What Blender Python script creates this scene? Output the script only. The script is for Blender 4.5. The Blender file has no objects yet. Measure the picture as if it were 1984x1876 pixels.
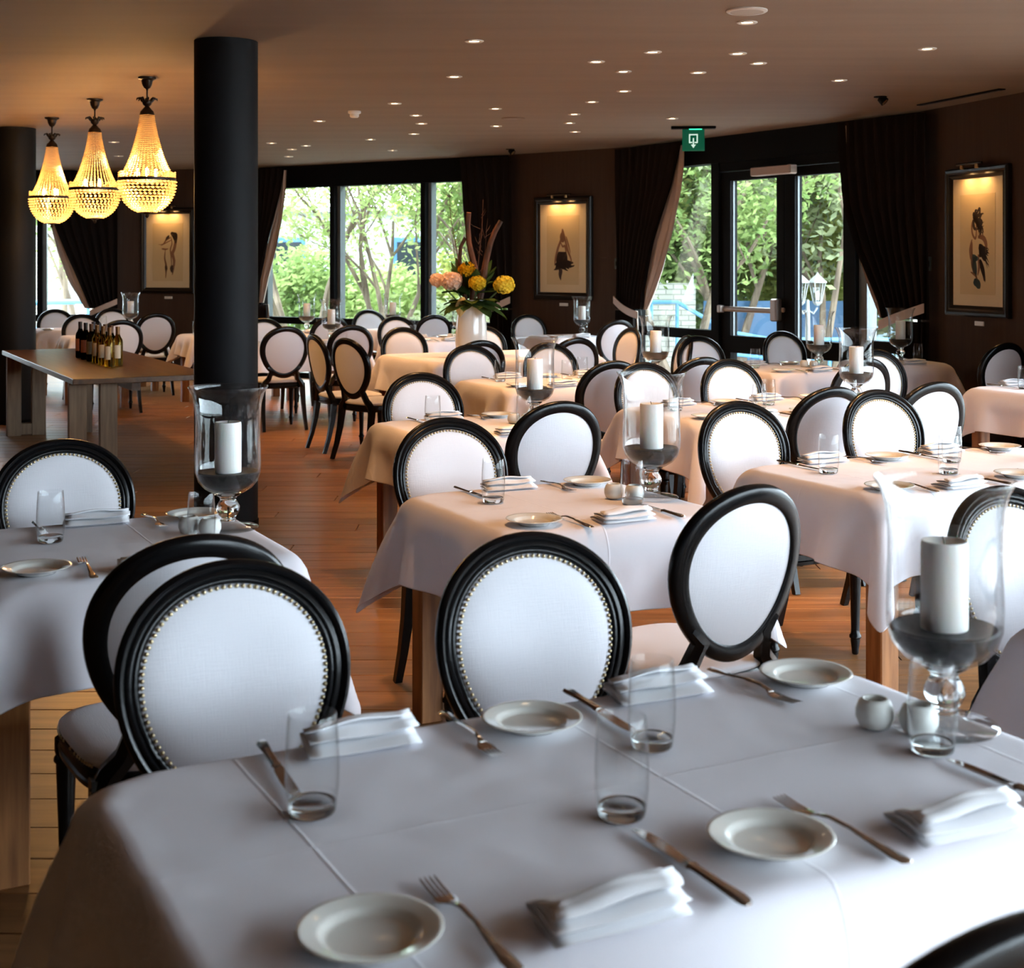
import bpy, math, random
import numpy as np
from mathutils import Vector, Matrix
random.seed(7)
S = bpy.context.scene
COL = S.collection

# ------------------------------------------------------------------ camera
CAM_H = 1.54
cd = bpy.data.cameras.new('camera')
cam = bpy.data.objects.new('camera', cd); COL.objects.link(cam)
cam.location = (0, 0, CAM_H); cam.rotation_euler = (math.pi/2, 0, 0)
cd.sensor_width = 36.0; cd.lens = 2700/1984*36.0
cd.shift_y = -(938-509)/1984
cd.clip_start = 0.05; cd.clip_end = 300
cd.dof.use_dof = True; cd.dof.focus_distance = 6.0; cd.dof.aperture_fstop = 6.7
S.camera = cam

# ------------------------------------------------------------------ world, exposure
SKY = 18.5
w = bpy.data.worlds.new('overcast_sky'); S.world = w; w.use_nodes = True
bg = w.node_tree.nodes['Background']
bg.inputs[0].default_value = (0.77, 0.85, 1.0, 1); bg.inputs[1].default_value = SKY
S.view_settings.view_transform = 'Standard'; S.view_settings.look = 'None'
S.view_settings.gamma = 1.0; S.view_settings.exposure = 0.22
S.view_settings.use_curve_mapping = False
S.cycles.sample_clamp_indirect = 6.0
S.cycles.max_bounces = 8; S.cycles.transparent_max_bounces = 20; S.cycles.transmission_bounces = 6
S.cycles.diffuse_bounces = 3; S.cycles.glossy_bounces = 3
S.cycles.caustics_reflective = False; S.cycles.caustics_refractive = False
S.cycles.use_adaptive_sampling = True; S.cycles.adaptive_threshold = .06; S.cycles.adaptive_min_samples = 20; S.cycles.time_limit = 1000
LAMP = (1.0, 0.51, 0.20)
SPOT_W = 88.0; CHAND_W = 34.0; PIC_W = 6.0

# plan of the curved facade, left to right seen from inside
H = 2.83
V = [(-9.5,18.9),(-5.67,19.57),(-3.45,18.93),(-.04,16.67),(1.31,15.55),(3.49,11.89),(4.06,9.87),
     (4.75,6.6),(5.0,3.2),(4.8,-.2),(4.2,-3.6)]
class Sec:
    def __init__(s, i):
        a, b = V[i], V[i+1]; s.a = a
        s.L = math.hypot(b[0]-a[0], b[1]-a[1]); s.e = ((b[0]-a[0])/s.L, (b[1]-a[1])/s.L)
        s.n = (s.e[1], -s.e[0])                      # towards the room
        s.rz = math.atan2(s.e[1], s.e[0])
    def p(s, t, h, d=0.0):
        return Vector((s.a[0]+s.e[0]*t+s.n[0]*d, s.a[1]+s.e[1]*t+s.n[1]*d, h))
SEC = [Sec(i) for i in range(len(V)-1)]
GLAZED = (0, 2, 4, 6, 7, 8, 9)
for i in GLAZED:                                     # portals: guide sky sampling through the real windows
    sc = SEC[i]; l = bpy.data.lights.new('window_portal', 'AREA'); l.shape = 'RECTANGLE'
    l.size = sc.L; l.size_y = 2.5; l.cycles.is_portal = True
    o = bpy.data.objects.new('window_portal', l); COL.objects.link(o); o['kind'] = 'helper'
    o.location = sc.p(sc.L/2, 1.27, -.30)
    o.rotation_euler = Vector((sc.n[0], sc.n[1], 0)).to_track_quat('-Z', 'Z').to_euler()

# ------------------------------------------------------------------ helpers
TA = math.radians(27.5)
AX = (math.cos(TA), math.sin(TA)); BX = (-AX[1], AX[0])
def xy(u, v): return (u*AX[0]+v*BX[0], u*AX[1]+v*BX[1])

def tag(o, label=None, cat=None, group=None, kind=None):
    if label: o['label'] = label
    if cat: o['category'] = cat
    if group: o['group'] = group
    if kind: o['kind'] = kind
    return o
def empty(name, loc=(0,0,0), rz=0):
    o = bpy.data.objects.new(name, None); COL.objects.link(o)
    o.empty_display_size = .05
    o.location = loc; o.rotation_euler = (0, 0, rz); return o
class MB:
    def __init__(s): s.v = []; s.f = []; s.m = []; s.mi = 0
    def add(s, vs, fs):
        b = len(s.v); s.v += [tuple(p) for p in vs]
        for f in fs: s.f.append([b+i for i in f]); s.m.append(s.mi)
        return s
    def box(s, c, d, rz=0, bev=0):
        x, y, z = d[0]/2, d[1]/2, d[2]/2
        if bev <= 0:
            P = [(-x,-y,-z),(x,-y,-z),(x,y,-z),(-x,y,-z),(-x,-y,z),(x,-y,z),(x,y,z),(-x,y,z)]
            Fs = [(3,2,1,0),(4,5,6,7),(0,1,5,4),(1,2,6,5),(2,3,7,6),(3,0,4,7)]
        else:
            b = bev; P = []; 
            for zz, i in ((-z, b), (-z+b, 0), (z-b, 0), (z, b)):
                X, Y = x-i, y-i
                P += [(-X+b,-Y,zz),(X-b,-Y,zz),(X,-Y+b,zz),(X,Y-b,zz),(X-b,Y,zz),(-X+b,Y,zz),(-X,Y-b,zz),(-X,-Y+b,zz)]
            Fs = [tuple(range(7,-1,-1)), tuple(range(24,32))]
            for k in range(3):
                for j in range(8): Fs.append((k*8+j, k*8+(j+1)%8, k*8+8+(j+1)%8, k*8+8+j))
        ca, sa = math.cos(rz), math.sin(rz)
        return s.add([(c[0]+p[0]*ca-p[1]*sa, c[1]+p[0]*sa+p[1]*ca, c[2]+p[2]) for p in P], Fs)
    def lathe(s, prof, n=24, c=(0,0,0), capb=True, capt=True):
        P = []; Fs = []
        for (r, z) in prof:
            for k in range(n):
                a = 2*math.pi*k/n; P.append((c[0]+r*math.cos(a), c[1]+r*math.sin(a), c[2]+z))
        m = len(prof)
        for i in range(m-1):
            for k in range(n): Fs.append((i*n+k, i*n+(k+1)%n, (i+1)*n+(k+1)%n, (i+1)*n+k))
        if capb: Fs.append(tuple(range(n-1,-1,-1)))
        if capt: Fs.append(tuple((m-1)*n+k for k in range(n)))
        return s.add(P, Fs)
    def tube(s, pts, rad, n=8, cap=True, sx=1.0):
        pts = [Vector(p) for p in pts]; m = len(pts)
        if not isinstance(rad, (list, tuple)): rad = [rad]*m
        P = []; Fs = []; up = None
        for i, p in enumerate(pts):
            t = (pts[min(i+1,m-1)]-pts[max(i-1,0)]).normalized()
            if up is None:
                up = Vector((0,0,1)) if abs(t.z) < .9 else Vector((1,0,0))
            x = t.cross(up).normalized(); y = x.cross(t).normalized(); up = y
            for k in range(n):
                a = 2*math.pi*k/n + math.pi/n
                P.append(p + x*math.cos(a)*rad[i]*sx + y*math.sin(a)*rad[i])
        for i in range(m-1):
            for k in range(n): Fs.append((i*n+k, i*n+(k+1)%n, (i+1)*n+(k+1)%n, (i+1)*n+k))
        if cap: Fs += [tuple(range(n-1,-1,-1)), tuple((m-1)*n+k for k in range(n))]
        return s.add(P, Fs)
    def grid(s, rows, closed=False):
        n = len(rows[0]); P = [p for r in rows for p in r]; Fs = []
        for i in range(len(rows)-1):
            for k in range(n if closed else n-1):
                Fs.append((i*n+k, i*n+(k+1)%n, (i+1)*n+(k+1)%n, (i+1)*n+k))
        return s.add(P, Fs)
    def build(s, name, mat, parent=None, smooth=True, ang=None):
        me = bpy.data.meshes.new(name); me.from_pydata(s.v, [], s.f)
        mats = mat if isinstance(mat, (list, tuple)) else [mat]
        for mm in mats: me.materials.append(mm)
        if len(mats) > 1: me.polygons.foreach_set('material_index', s.m)
        me.polygons.foreach_set('use_smooth', [smooth]*len(s.f))
        if smooth: me.set_sharp_from_angle(angle=math.radians(ang or 38))
        me.update()
        o = bpy.data.objects.new(name, me); COL.objects.link(o)
        if parent is not None: o.parent = parent
        return o
def copy_tree(o, parent=None):
    c = o.copy(); COL.objects.link(c); c.parent = parent
    for ch in o.children: copy_tree(ch, c)
    return c
USED = {}
def instance(proto, loc, rz, label, group=None, extra=None):
    if USED.get(proto.name): o = copy_tree(proto)
    else: o = proto; USED[proto.name] = True
    o.location = loc; o.rotation_euler = (0, 0, rz); o['label'] = label
    if group: o['group'] = group
    return o

# ------------------------------------------------------------------ materials
def M(name, col, rough=.6, metal=0.0, spec=.5, coat=0, sheen=0):
    m = bpy.data.materials.new(name); m.use_nodes = True
    b = m.node_tree.nodes['Principled BSDF']
    b.inputs['Base Color'].default_value = (*col, 1); b.inputs['Roughness'].default_value = rough
    b.inputs['Metallic'].default_value = metal; b.inputs['Specular IOR Level'].default_value = spec
    b.inputs['Coat Weight'].default_value = coat; b.inputs['Sheen Weight'].default_value = sheen
    return m
def nt(m): return m.node_tree.nodes, m.node_tree.links, m.node_tree.nodes['Principled BSDF']
def noise_color(m, c1, c2, scale=(5,5,5), detail=4, coord='Object', lo=.35, hi=.65, rand=0):
    n, l, b = nt(m)
    tc = n.new('ShaderNodeTexCoord'); mp = n.new('ShaderNodeMapping'); mp.inputs['Scale'].default_value = scale
    nz = n.new('ShaderNodeTexNoise'); nz.inputs['Scale'].default_value = 1; nz.inputs['Detail'].default_value = detail
    cr = n.new('ShaderNodeValToRGB'); cr.color_ramp.elements[0].position = lo; cr.color_ramp.elements[1].position = hi
    cr.color_ramp.elements[0].color = (*c1,1); cr.color_ramp.elements[1].color = (*c2,1)
    l.new(tc.outputs[coord], mp.inputs[0]); 
    vec = mp.outputs[0]
    oi = None
    if rand:
        oi = n.new('ShaderNodeObjectInfo'); ad = n.new('ShaderNodeVectorMath'); ad.operation = 'ADD'
        sc = n.new('ShaderNodeVectorMath'); sc.operation = 'SCALE'; sc.inputs[3].default_value = 37.0
        l.new(oi.outputs['Random'], sc.inputs[0]); l.new(vec, ad.inputs[0]); l.new(sc.outputs[0], ad.inputs[1]); vec = ad.outputs[0]
    l.new(vec, nz.inputs['Vector']); l.new(nz.outputs[0], cr.inputs[0])
    out = cr.outputs[0]
    if rand:
        hs = n.new('ShaderNodeHueSaturation'); mr = n.new('ShaderNodeMapRange')
        mr.inputs[3].default_value = 1-rand; mr.inputs[4].default_value = 1+rand
        l.new(oi.outputs['Random'], mr.inputs[0]); l.new(mr.outputs[0], hs.inputs['Value']); l.new(out, hs.inputs['Color']); out = hs.outputs[0]
    l.new(out, b.inputs['Base Color'])
    return nz
def bump(m, scale, strength, dist=.002, detail=3, coord='Object'):
    n, l, b = nt(m)
    tc = n.new('ShaderNodeTexCoord'); mp = n.new('ShaderNodeMapping'); mp.inputs['Scale'].default_value = scale
    nz = n.new('ShaderNodeTexNoise'); nz.inputs['Scale'].default_value = 1; nz.inputs['Detail'].default_value = detail
    bp = n.new('ShaderNodeBump'); bp.inputs['Strength'].default_value = strength; bp.inputs['Distance'].default_value = dist
    l.new(tc.outputs[coord], mp.inputs[0]); l.new(mp.outputs[0], nz.inputs['Vector']); l.new(nz.outputs[0], bp.inputs['Height'])
    l.new(bp.outputs[0], b.inputs['Normal']); return bp
def emis(name, col, s):
    m = bpy.data.materials.new(name); m.use_nodes = True; n = m.node_tree.nodes; l = m.node_tree.links
    n.remove(n['Principled BSDF']); e = n.new('ShaderNodeEmission'); e.inputs[0].default_value = (*col,1); e.inputs[1].default_value = s
    l.new(e.outputs[0], n['Material Output'].inputs[0]); m.cycles.emission_sampling = 'NONE'; return m
def thin_glass(name, tint=(.98,.985,.98), base=.03, edge=.75, power=3.5, rough=0.0):
    m = bpy.data.materials.new(name); m.use_nodes = True; n = m.node_tree.nodes; l = m.node_tree.links
    n.remove(n['Principled BSDF'])
    tr = n.new('ShaderNodeBsdfTransparent'); tr.inputs[0].default_value = (*tint,1)
    gl = n.new('ShaderNodeBsdfGlossy'); gl.inputs['Roughness'].default_value = rough
    lw = n.new('ShaderNodeLayerWeight'); pw = n.new('ShaderNodeMath'); pw.operation = 'POWER'; pw.inputs[1].default_value = power
    mu = n.new('ShaderNodeMath'); mu.operation = 'MULTIPLY_ADD'; mu.inputs[1].default_value = edge; mu.inputs[2].default_value = base
    mx = n.new('ShaderNodeMixShader')
    l.new(lw.outputs['Facing'], pw.inputs[0]); l.new(pw.outputs[0], mu.inputs[0]); l.new(mu.outputs[0], mx.inputs[0])
    l.new(tr.outputs[0], mx.inputs[1]); l.new(gl.outputs[0], mx.inputs[2]); l.new(mx.outputs[0], n['Material Output'].inputs[0])
    return m
def glass(name, col=(1,1,1), rough=0.0, ior=1.46):
    m = bpy.data.materials.new(name); m.use_nodes = True; n = m.node_tree.nodes; l = m.node_tree.links
    n.remove(n['Principled BSDF']); g = n.new('ShaderNodeBsdfGlass'); g.inputs['Color'].default_value = (*col,1)
    g.inputs['Roughness'].default_value = rough; g.inputs['IOR'].default_value = ior
    l.new(g.outputs[0], n['Material Output'].inputs[0]); return m
def leafmat(name, c1, c2, trans=.45):
    m = bpy.data.materials.new(name); m.use_nodes = True; n = m.node_tree.nodes; l = m.node_tree.links
    n.remove(n['Principled BSDF'])
    tc = n.new('ShaderNodeTexCoord'); nz = n.new('ShaderNodeTexNoise'); nz.inputs['Scale'].default_value = 3.0; nz.inputs['Detail'].default_value = 5
    cr = n.new('ShaderNodeValToRGB'); cr.color_ramp.elements[0].color = (*c1,1); cr.color_ramp.elements[1].color = (*c2,1)
    cr.color_ramp.elements[0].position = .38; cr.color_ramp.elements[1].position = .62
    df = n.new('ShaderNodeBsdfDiffuse'); tl = n.new('ShaderNodeBsdfTranslucent'); mx = n.new('ShaderNodeMixShader'); mx.inputs[0].default_value = trans
    l.new(tc.outputs['Object'], nz.inputs['Vector']); l.new(nz.outputs[0], cr.inputs[0])
    l.new(cr.outputs[0], df.inputs[0]); l.new(cr.outputs[0], tl.inputs[0])
    l.new(df.outputs[0], mx.inputs[1]); l.new(tl.outputs[0], mx.inputs[2]); l.new(mx.outputs[0], n['Material Output'].inputs[0])
    return m

m_black = M('black_lacquer', (.004,.004,.0045), .25, spec=.28); bump(m_black, (60,60,60), .05)
m_linen = M('white_linen_upholstery', (.79,.785,.83), .85, sheen=.15)
def weave(m):
    n, l, b = nt(m); tc = n.new('ShaderNodeTexCoord')
    bp = n.new('ShaderNodeBump'); bp.inputs['Strength'].default_value = .25; bp.inputs['Distance'].default_value = .0015
    ws = []
    for s in ((420,30,30),(30,30,420)):
        mp = n.new('ShaderNodeMapping'); mp.inputs['Scale'].default_value = s
        nz = n.new('ShaderNodeTexNoise'); nz.inputs['Scale'].default_value = 1; nz.inputs['Detail'].default_value = 2
        l.new(tc.outputs['Object'], mp.inputs[0]); l.new(mp.outputs[0], nz.inputs['Vector']); ws.append(nz)
    ad = n.new('ShaderNodeMath'); ad.operation = 'ADD'; l.new(ws[0].outputs[0], ad.inputs[0]); l.new(ws[1].outputs[0], ad.inputs[1])
    l.new(ad.outputs[0], bp.inputs['Height']); l.new(bp.outputs[0], b.inputs['Normal'])
weave(m_linen)
m_nail = M('antique_brass_nails', (.55,.45,.27), .3, 1.0)
m_oak = M('oak_table_wood', (.36,.19,.085), .45); noise_color(m_oak, (.21,.078,.022), (.40,.165,.052), (38,38,3), 4)
m_floor = M('oak_floor_planks', (.4,.2,.08), .38); noise_color(m_floor, (.22,.092,.03), (.39,.18,.066), (2.2,26,10), 5, 'Object', .3, .7, rand=.16)
bump(m_floor, (3,60,10), .15, .001)
m_winewood = M('dark_oiled_oak', (.2,.1,.04), .32, spec=.35); noise_color(m_winewood, (.075,.034,.013), (.13,.06,.023), (30,2,30), 4)
m_wineleg = M('pale_oak_board', (.33,.23,.13), .5); noise_color(m_wineleg, (.15,.085,.04), (.23,.14,.07), (40,40,3), 4)
m_ceil = M('taupe_ceiling_paint', (.34,.275,.22), .75); noise_color(m_ceil, (.195,.132,.088), (.22,.15,.102), (.5,4,1), 3); 
m_wall = M('dark_brown_wallpaper', (.06,.036,.025), .85, spec=.2); noise_color(m_wall, (.056,.033,.023), (.064,.039,.027), (40,40,1.5), 3)
m_pillar = M('charcoal_pillar_paint', (.008,.008,.009), .6, spec=.15); bump(m_pillar, (90,90,90), .08)
m_frame = M('black_window_frame', (.004,.004,.0042), .6, spec=.06)
m_frame_out = M('grey_aluminium_post', (.13,.15,.155), .5, .2)
m_pane = thin_glass('window_glass', (.93,.97,.95), .045, .5, 4)
m_pane_haze = thin_glass('hazy_window_glass', (.88,.94,.91), .06, .5, 4)
m_curt = M('dark_brown_curtain', (.013,.0095,.0085), .95, spec=.1)
m_lin = M('beige_curtain_lining', (.50,.40,.34), .85)
m_chrome = M('satin_steel', (.34,.29,.26), .42, .7)
m_silver = M('silver_cutlery', (.66,.64,.62), .1, 1.0)
m_porc = M('white_porcelain', (.80,.80,.75), .12, spec=.6, coat=.4)
m_cer = M('matt_cream_ceramic', (.72,.72,.68), .4)
m_wax = M('ivory_candle_wax', (.92,.90,.86), .5); m_wax.node_tree.nodes['Principled BSDF'].inputs['Subsurface Weight'].default_value = .25
m_wax.node_tree.nodes['Principled BSDF'].inputs['Subsurface Radius'].default_value = (.02,.012,.008)
m_wick = M('burnt_wick', (.02,.018,.015), .9)
m_sand = M('dark_grey_sand', (.09,.085,.08), .55); noise_color(m_sand, (.006,.006,.006), (.03,.028,.026), (120,120,120), 2)
m_tumbler = thin_glass('clear_tumbler_glass', (.985,.99,.99), .02, .62, 3.0)
m_hurr = thin_glass('clear_hurricane_glass', (.975,.98,.98), .025, .75, 3.0)
m_gbase = thin_glass('thick_base_glass', (.97,.98,.98), .05, .6, 2.6)
m_solid = glass('solid_clear_glass', (.97,.985,.985), .0, 1.45)
m_brass = M('aged_dark_bronze', (.035,.024,.017), .4, .7)
m_white = M('white_plastic', (.75,.73,.70), .4)
m_lens = emis('halogen_lens', (1.0,.72,.42), 18.0)
m_bulb = emis('chandelier_bulb', (1.0,.66,.30), 30.0)
m_gold = M('gilt_trim', (.45,.30,.14), .35, .9)
m_vase = M('glazed_white_vase', (.78,.76,.72), .12, coat=.5)

def cloth_mat():
    m = M('white_damask_tablecloth', (.80,.78,.835), .8, spec=.3, sheen=.1)
    n, l, b = nt(m); tc = n.new('ShaderNodeTexCoord'); sep = n.new('ShaderNodeSeparateXYZ'); l.new(tc.outputs['Object'], sep.inputs[0])
    def ridge(sock, pos, wd):
        a = n.new('ShaderNodeMath'); a.operation = 'SUBTRACT'; a.inputs[1].default_value = pos; l.new(sock, a.inputs[0])
        c = n.new('ShaderNodeMath'); c.operation = 'ABSOLUTE'; l.new(a.outputs[0], c.inputs[0])
        d = n.new('ShaderNodeMapRange'); d.interpolation_type = 'SMOOTHSTEP'; d.inputs[1].default_value = 0; d.inputs[2].default_value = wd
        d.inputs[3].default_value = 1; d.inputs[4].default_value = 0; l.new(c.outputs[0], d.inputs[0]); return d.outputs[0]
    hs = [ridge(sep.outputs[1], .0, .007), ridge(sep.outputs[0], -.48, .0045), ridge(sep.outputs[0], .08, .0045), ridge(sep.outputs[0], .62, .0045)]
    acc = hs[0]
    for h in hs[1:]:
        x = n.new('ShaderNodeMath'); x.operation = 'MAXIMUM'; l.new(acc, x.inputs[0]); l.new(h, x.inputs[1]); acc = x.outputs[0]
    nz = n.new('ShaderNodeTexNoise'); nz.inputs['Scale'].default_value = 7; nz.inputs['Detail'].default_value = 4; l.new(tc.outputs['Object'], nz.inputs['Vector'])
    x = n.new('ShaderNodeMath'); x.operation = 'MULTIPLY_ADD'; x.inputs[1].default_value = 3.0; l.new(nz.outputs[0], x.inputs[0]); l.new(acc, x.inputs[2])
    bp = n.new('ShaderNodeBump'); bp.inputs['Strength'].default_value = .6; bp.inputs['Distance'].default_value = .0011
    l.new(x.outputs[0], bp.inputs['Height']); l.new(bp.outputs[0], b.inputs['Normal'])
    return m
m_cloth = cloth_mat()
m_napkin = M('white_linen_napkin', (.84,.84,.87), .85, sheen=.1); bump(m_napkin, (60,60,60), .2, .002)

# ------------------------------------------------------------------ setting: floor, ceiling, walls
# floor: planks along x
fl = MB()
poly = [(-9.5,-3.6)] + [(4.2,-3.6)] + [v for v in V[::-1]][1:] 
fl.add([(p[0]*1.0, p[1], -.03) for p in poly], [tuple(range(len(poly)))])
fl = fl.build('floor', M('floor_base', (.05,.03,.018), .8), None, False)
tag(fl, 'warm brown oak plank floor under all the tables', 'floor', kind='structure')
def inside(x, y):
    n = len(poly); c = False
    for i in range(n):
        (x1,y1),(x2,y2) = poly[i], poly[(i+1)%n]
        if (y1 > y) != (y2 > y) and x < (x2-x1)*(y-y1)/(y2-y1)+x1: c = not c
    return c
PW, PL = .20, 2.2
pl = MB(); pl.box((0,0,-.0125), (PL-.004, PW-.004, .025), 0, .003)
pm = pl.build('plank', m_floor, fl, False)
plank_me = pm.data; first = True
cands = []
for j in range(int(-3.6/PW), int(19.6/PW)+1):
    y = j*PW+PW/2; off = (j*.83) % PL
    for i in range(-6, 5):
        x = i*PL+off
        if any(inside(x+dx, y+dy) for dx in (-PL/2, 0, PL/2) for dy in (-PW/2, PW/2)): cands.append((x, y))
def in_view(p):
    x, y = p
    return y > 2.4 and abs(x)/max(y,.1) < .44 and x < 2.6
seen = sorted([p for p in cands if in_view(p)], key=lambda p: p[1])[:300]
ss = set(seen)
rest = MB()
for (x, y) in cands:
    if (x, y) in ss:
        o = pm if first else bpy.data.objects.new('plank', plank_me)
        if not first: COL.objects.link(o); o.parent = fl
        o.location = (x, y, 0); first = False
    else: rest.box((x, y, -.0125), (PL-.004, PW-.004, .025))
ro = rest.build('plank_field', m_floor, fl, False); ro['kind'] = 'stuff'

ce = MB(); big = [(-9.9,-4.0),(4.6,-4.0)] + [(v[0]+.3*(1 if v[0] > 0 else 0), v[1]+.45) for v in V[::-1]][1:]
n0 = len(big)
ce.add([(p[0],p[1],H) for p in big]+[(p[0],p[1],H+.2) for p in big], [tuple(range(n0-1,-1,-1)), tuple(range(n0,2*n0))]+[(i,(i+1)%n0,n0+(i+1)%n0,n0+i) for i in range(n0)])
tag(ce.build('ceiling', m_ceil, None, False), 'plain taupe brown ceiling dotted with small downlights', 'ceiling', kind='structure')

def wall_box(mb, sc, s0, s1, h0, h1, d0, d1):
    c = sc.p((s0+s1)/2, (h0+h1)/2, (d0+d1)/2); mb.box(c, (s1-s0, d1-d0, h1-h0), sc.rz); return mb
def solid_wall(i, name, label, s1=None):
    s1 = s1 or SEC[i].L
    mb = MB(); wall_box(mb, SEC[i], 0, s1, 0, H, -.3, 0)
    o = mb.build(name, m_wall, None, False); tag(o, label, 'wall', kind='structure')
    b = MB(); wall_box(b, SEC[i], 0, s1, 0, .09, 0, .015); b.build('skirting', m_frame, o, False); return o
solid_wall(1, 'wall_far_left', 'dark brown wall piece holding the left-hand picture')
solid_wall(3, 'wall_middle', 'dark brown wall piece holding the middle picture')
solid_wall(5, 'wall_right', 'dark brown wall piece holding the right-hand picture')
for nm, c, d, lb in (('wall_left', (-9.65,7.6,H/2), (.3,23.0,H), 'dark wall outside the left edge of the picture'),
                     ('wall_back', (-2.6,-3.75,H/2), (14.0,.3,H), 'dark wall behind the camera')):
    tag(MB().box(c, d).build(nm, m_wall, None, False), lb, 'wall', kind='structure')

# glazing
def glazing(i, name, mulls, label, s0=0.0, s1=None, haze=False, head=2.54, rail=.72):
    sc = SEC[i]; s1 = sc.L if s1 is None else s1
    root = empty(name, sc.p((s0+s1)/2, 0)); root.rotation_euler[2] = sc.rz; tag(root, label, 'window', kind='structure')
    mx = Matrix.Translation(root.location) @ Matrix.Rotation(sc.rz, 4, 'Z'); inv = mx.inverted()
    def bar(nm, a, b, h0, h1, d0, d1, mat):
        mb = MB(); L2 = (s0+s1)/2
        mb.box(((a+b)/2-L2, -(d0+d1)/2, (h0+h1)/2), (b-a, d1-d0, h1-h0)); return mb.build(nm, mat, root, False)
    bar('head_board', s0, s1, head, H, -.2, -.02, m_frame)
    bar('sill_rail', s0, s1, 0, .07, -.16, -.06, m_frame)
    bar('middle_rail', s0, s1, rail, rail+.09, -.16, -.05, m_frame)
    edges = [s0] + list(mulls) + [s1]
    for m in edges:
        bar('mullion', m-.035, m+.035, .07, head, -.17, -.03, m_frame)
        bar('outer_post', m-.005+.035, m+.085, .07, head, -.2, -.1, m_frame_out)
    for a, b in zip(edges[:-1], edges[1:]):
        bar('pane', a+.03, b-.03, rail+.09, head, -.115, -.107, m_pane_haze if haze else m_pane)
        bar('lower_pane', a+.03, b-.03, .07, rail, -.115, -.107, m_pane)
    return root
glazing(0, 'window_1', (1.0, 1.98, 2.96), 'far-left window behind the wine table with blue-grey post')
glazing(2, 'window_2', (1.29, 2.78), 'wide three-pane black-framed window behind the vase of flowers')
solid_wall(6, 'wall_light_block', 'unseen dark brown wall piece added to hold back window light', 1.3)  # unseen solid stretch, added to cut daylight on the far right chairs
glazing(6, 'window_7', (2.3,), 'black-framed window outside the right edge beside the right picture', 1.3)
for k, i in enumerate((7,8,9)):
    glazing(i, 'window_%d' % (k+3), (SEC[i].L/3, SEC[i].L*2/3), 'black-framed window in the curved wall right of the picture edge')

# door section
sc = SEC[4]
def sbar(nm, a, b, h0, h1, d0, d1, mat, root, origin):
    mb = MB(); mb.box(((a+b)/2-origin, -(d0+d1)/2, (h0+h1)/2), (b-a, d1-d0, h1-h0)); return mb.build(nm, mat, root, False)
dw = empty('window_6', sc.p(0,0)); dw.rotation_euler[2] = sc.rz; tag(dw, 'black frame and narrow side windows around the glass double door', 'window', kind='structure')
sbar('head_board', 0, sc.L, 2.56, H, -.2, -.02, m_frame, dw, 0)
sbar('transom', 1.4, 3.46, 2.47, 2.56, -.17, -.04, m_frame, dw, 0)
for a, b in ((0,.07),(1.40,1.52),(3.38,3.45),(4.19,4.26)): sbar('post', a, b, 0, 2.56, -.17, -.03, m_frame, dw, 0)
sbar('outer_post', 3.45, 3.55, 0, 2.56, -.2, -.08, m_frame_out, dw, 0)
for a, b, hz in ((.07,1.40,1),(3.55,4.19,0)):
    sbar('middle_rail', a, b, .74, .84, -.16, -.05, m_frame, dw, 0); sbar('sill_rail', a, b, 0, .07, -.16, -.06, m_frame, dw, 0)
    sbar('pane', a, b, .84, 2.56, -.115, -.107, m_pane_haze if hz else m_pane, dw, 0); sbar('lower_pane', a, b, .07, .74, -.115, -.107, m_pane, dw, 0)
for nm, a, b, lb, bars in (('door_1', 1.52, 2.475, 'left leaf of the black glass door with steel push bar', True), ('door_2', 2.475, 3.38, 'right leaf of the black glass double door', False)):
    d = empty(nm, sc.p(a,0)); d.rotation_euler[2] = sc.rz; tag(d, lb, 'door', kind='structure')
    st = .13
    sbar('stile', a+.004, a+st+.02, .02, 2.46, -.15, -.06, m_frame, d, a); sbar('stile', b-st+.02, b-.004, .02, 2.46, -.15, -.06, m_frame, d, a)
    for h0, h1 in ((2.37,2.46),(.63,.80),(.02,.14)): sbar('rail', a+st+.02, b-st+.02, h0, h1, -.15, -.06, m_frame, d, a)
    sbar('glazing_bead', a+st+.02, a+st+.028, .80, 2.37, -.112, -.092, m_frame_out, d, a)
    sbar('pane', a+st+.02, b-st+.02, .80, 2.37, -.112, -.104, m_pane, d, a); sbar('lower_pane', a+st+.02, b-st+.02, .14, .63, -.112, -.104, m_pane, d, a)
    if bars:
        pb = MB(); pb.tube([(.04,.05,1.07),(.80,.05,1.07)], .028, 12); p = pb.build('push_bar', m_chrome, d)
        MB().box((.87,.03,1.08), (.09,.09,.22), 0, .012).build('bar_bracket', m_chrome, p)
        MB().box((.05,.02,1.07), (.05,.08,.08), 0, .01).build('bar_bracket', m_chrome, p)
        MB().lathe([(.012,0),(.02,.01),(.02,.04),(.0,.045)], 12, (.95,.05,1.06)).build('cylinder_lock', m_chrome, p)
dc = empty('door_closer', sc.p(2.42, 2.43, .0)); dc.rotation_euler[2] = sc.rz
tag(dc, 'beige metal door closer box above the glass double door', 'door closer')
m_closer = M('beige_metal', (.42,.32,.26), .5)
MB().box((0,-.03,0), (.58,.09,.085), 0, .008).build('housing', m_closer, dc)
MB().box((.26,-.03,0), (.05,.1,.09), 0, .008).build('end_cap', m_closer, dc)

# pillars
def pillar(x, y, label):
    o = empty('pillar', (x,y,0)); tag(o, label, 'pillar', kind='structure')
    MB().lathe([(.183,0),(.183,H-.001)], 64, (0,0,0)).build('shaft', m_pillar, o)
    MB().lathe([(.188,0),(.188,.04),(.184,.045)], 64).build('base_ring', m_frame, o)
pillar(-1.668, 8.13, 'thick round black pillar left of centre, nearest the camera')
pillar(-4.76, 13.37, 'round black pillar at the left picture edge behind wine table')

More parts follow.
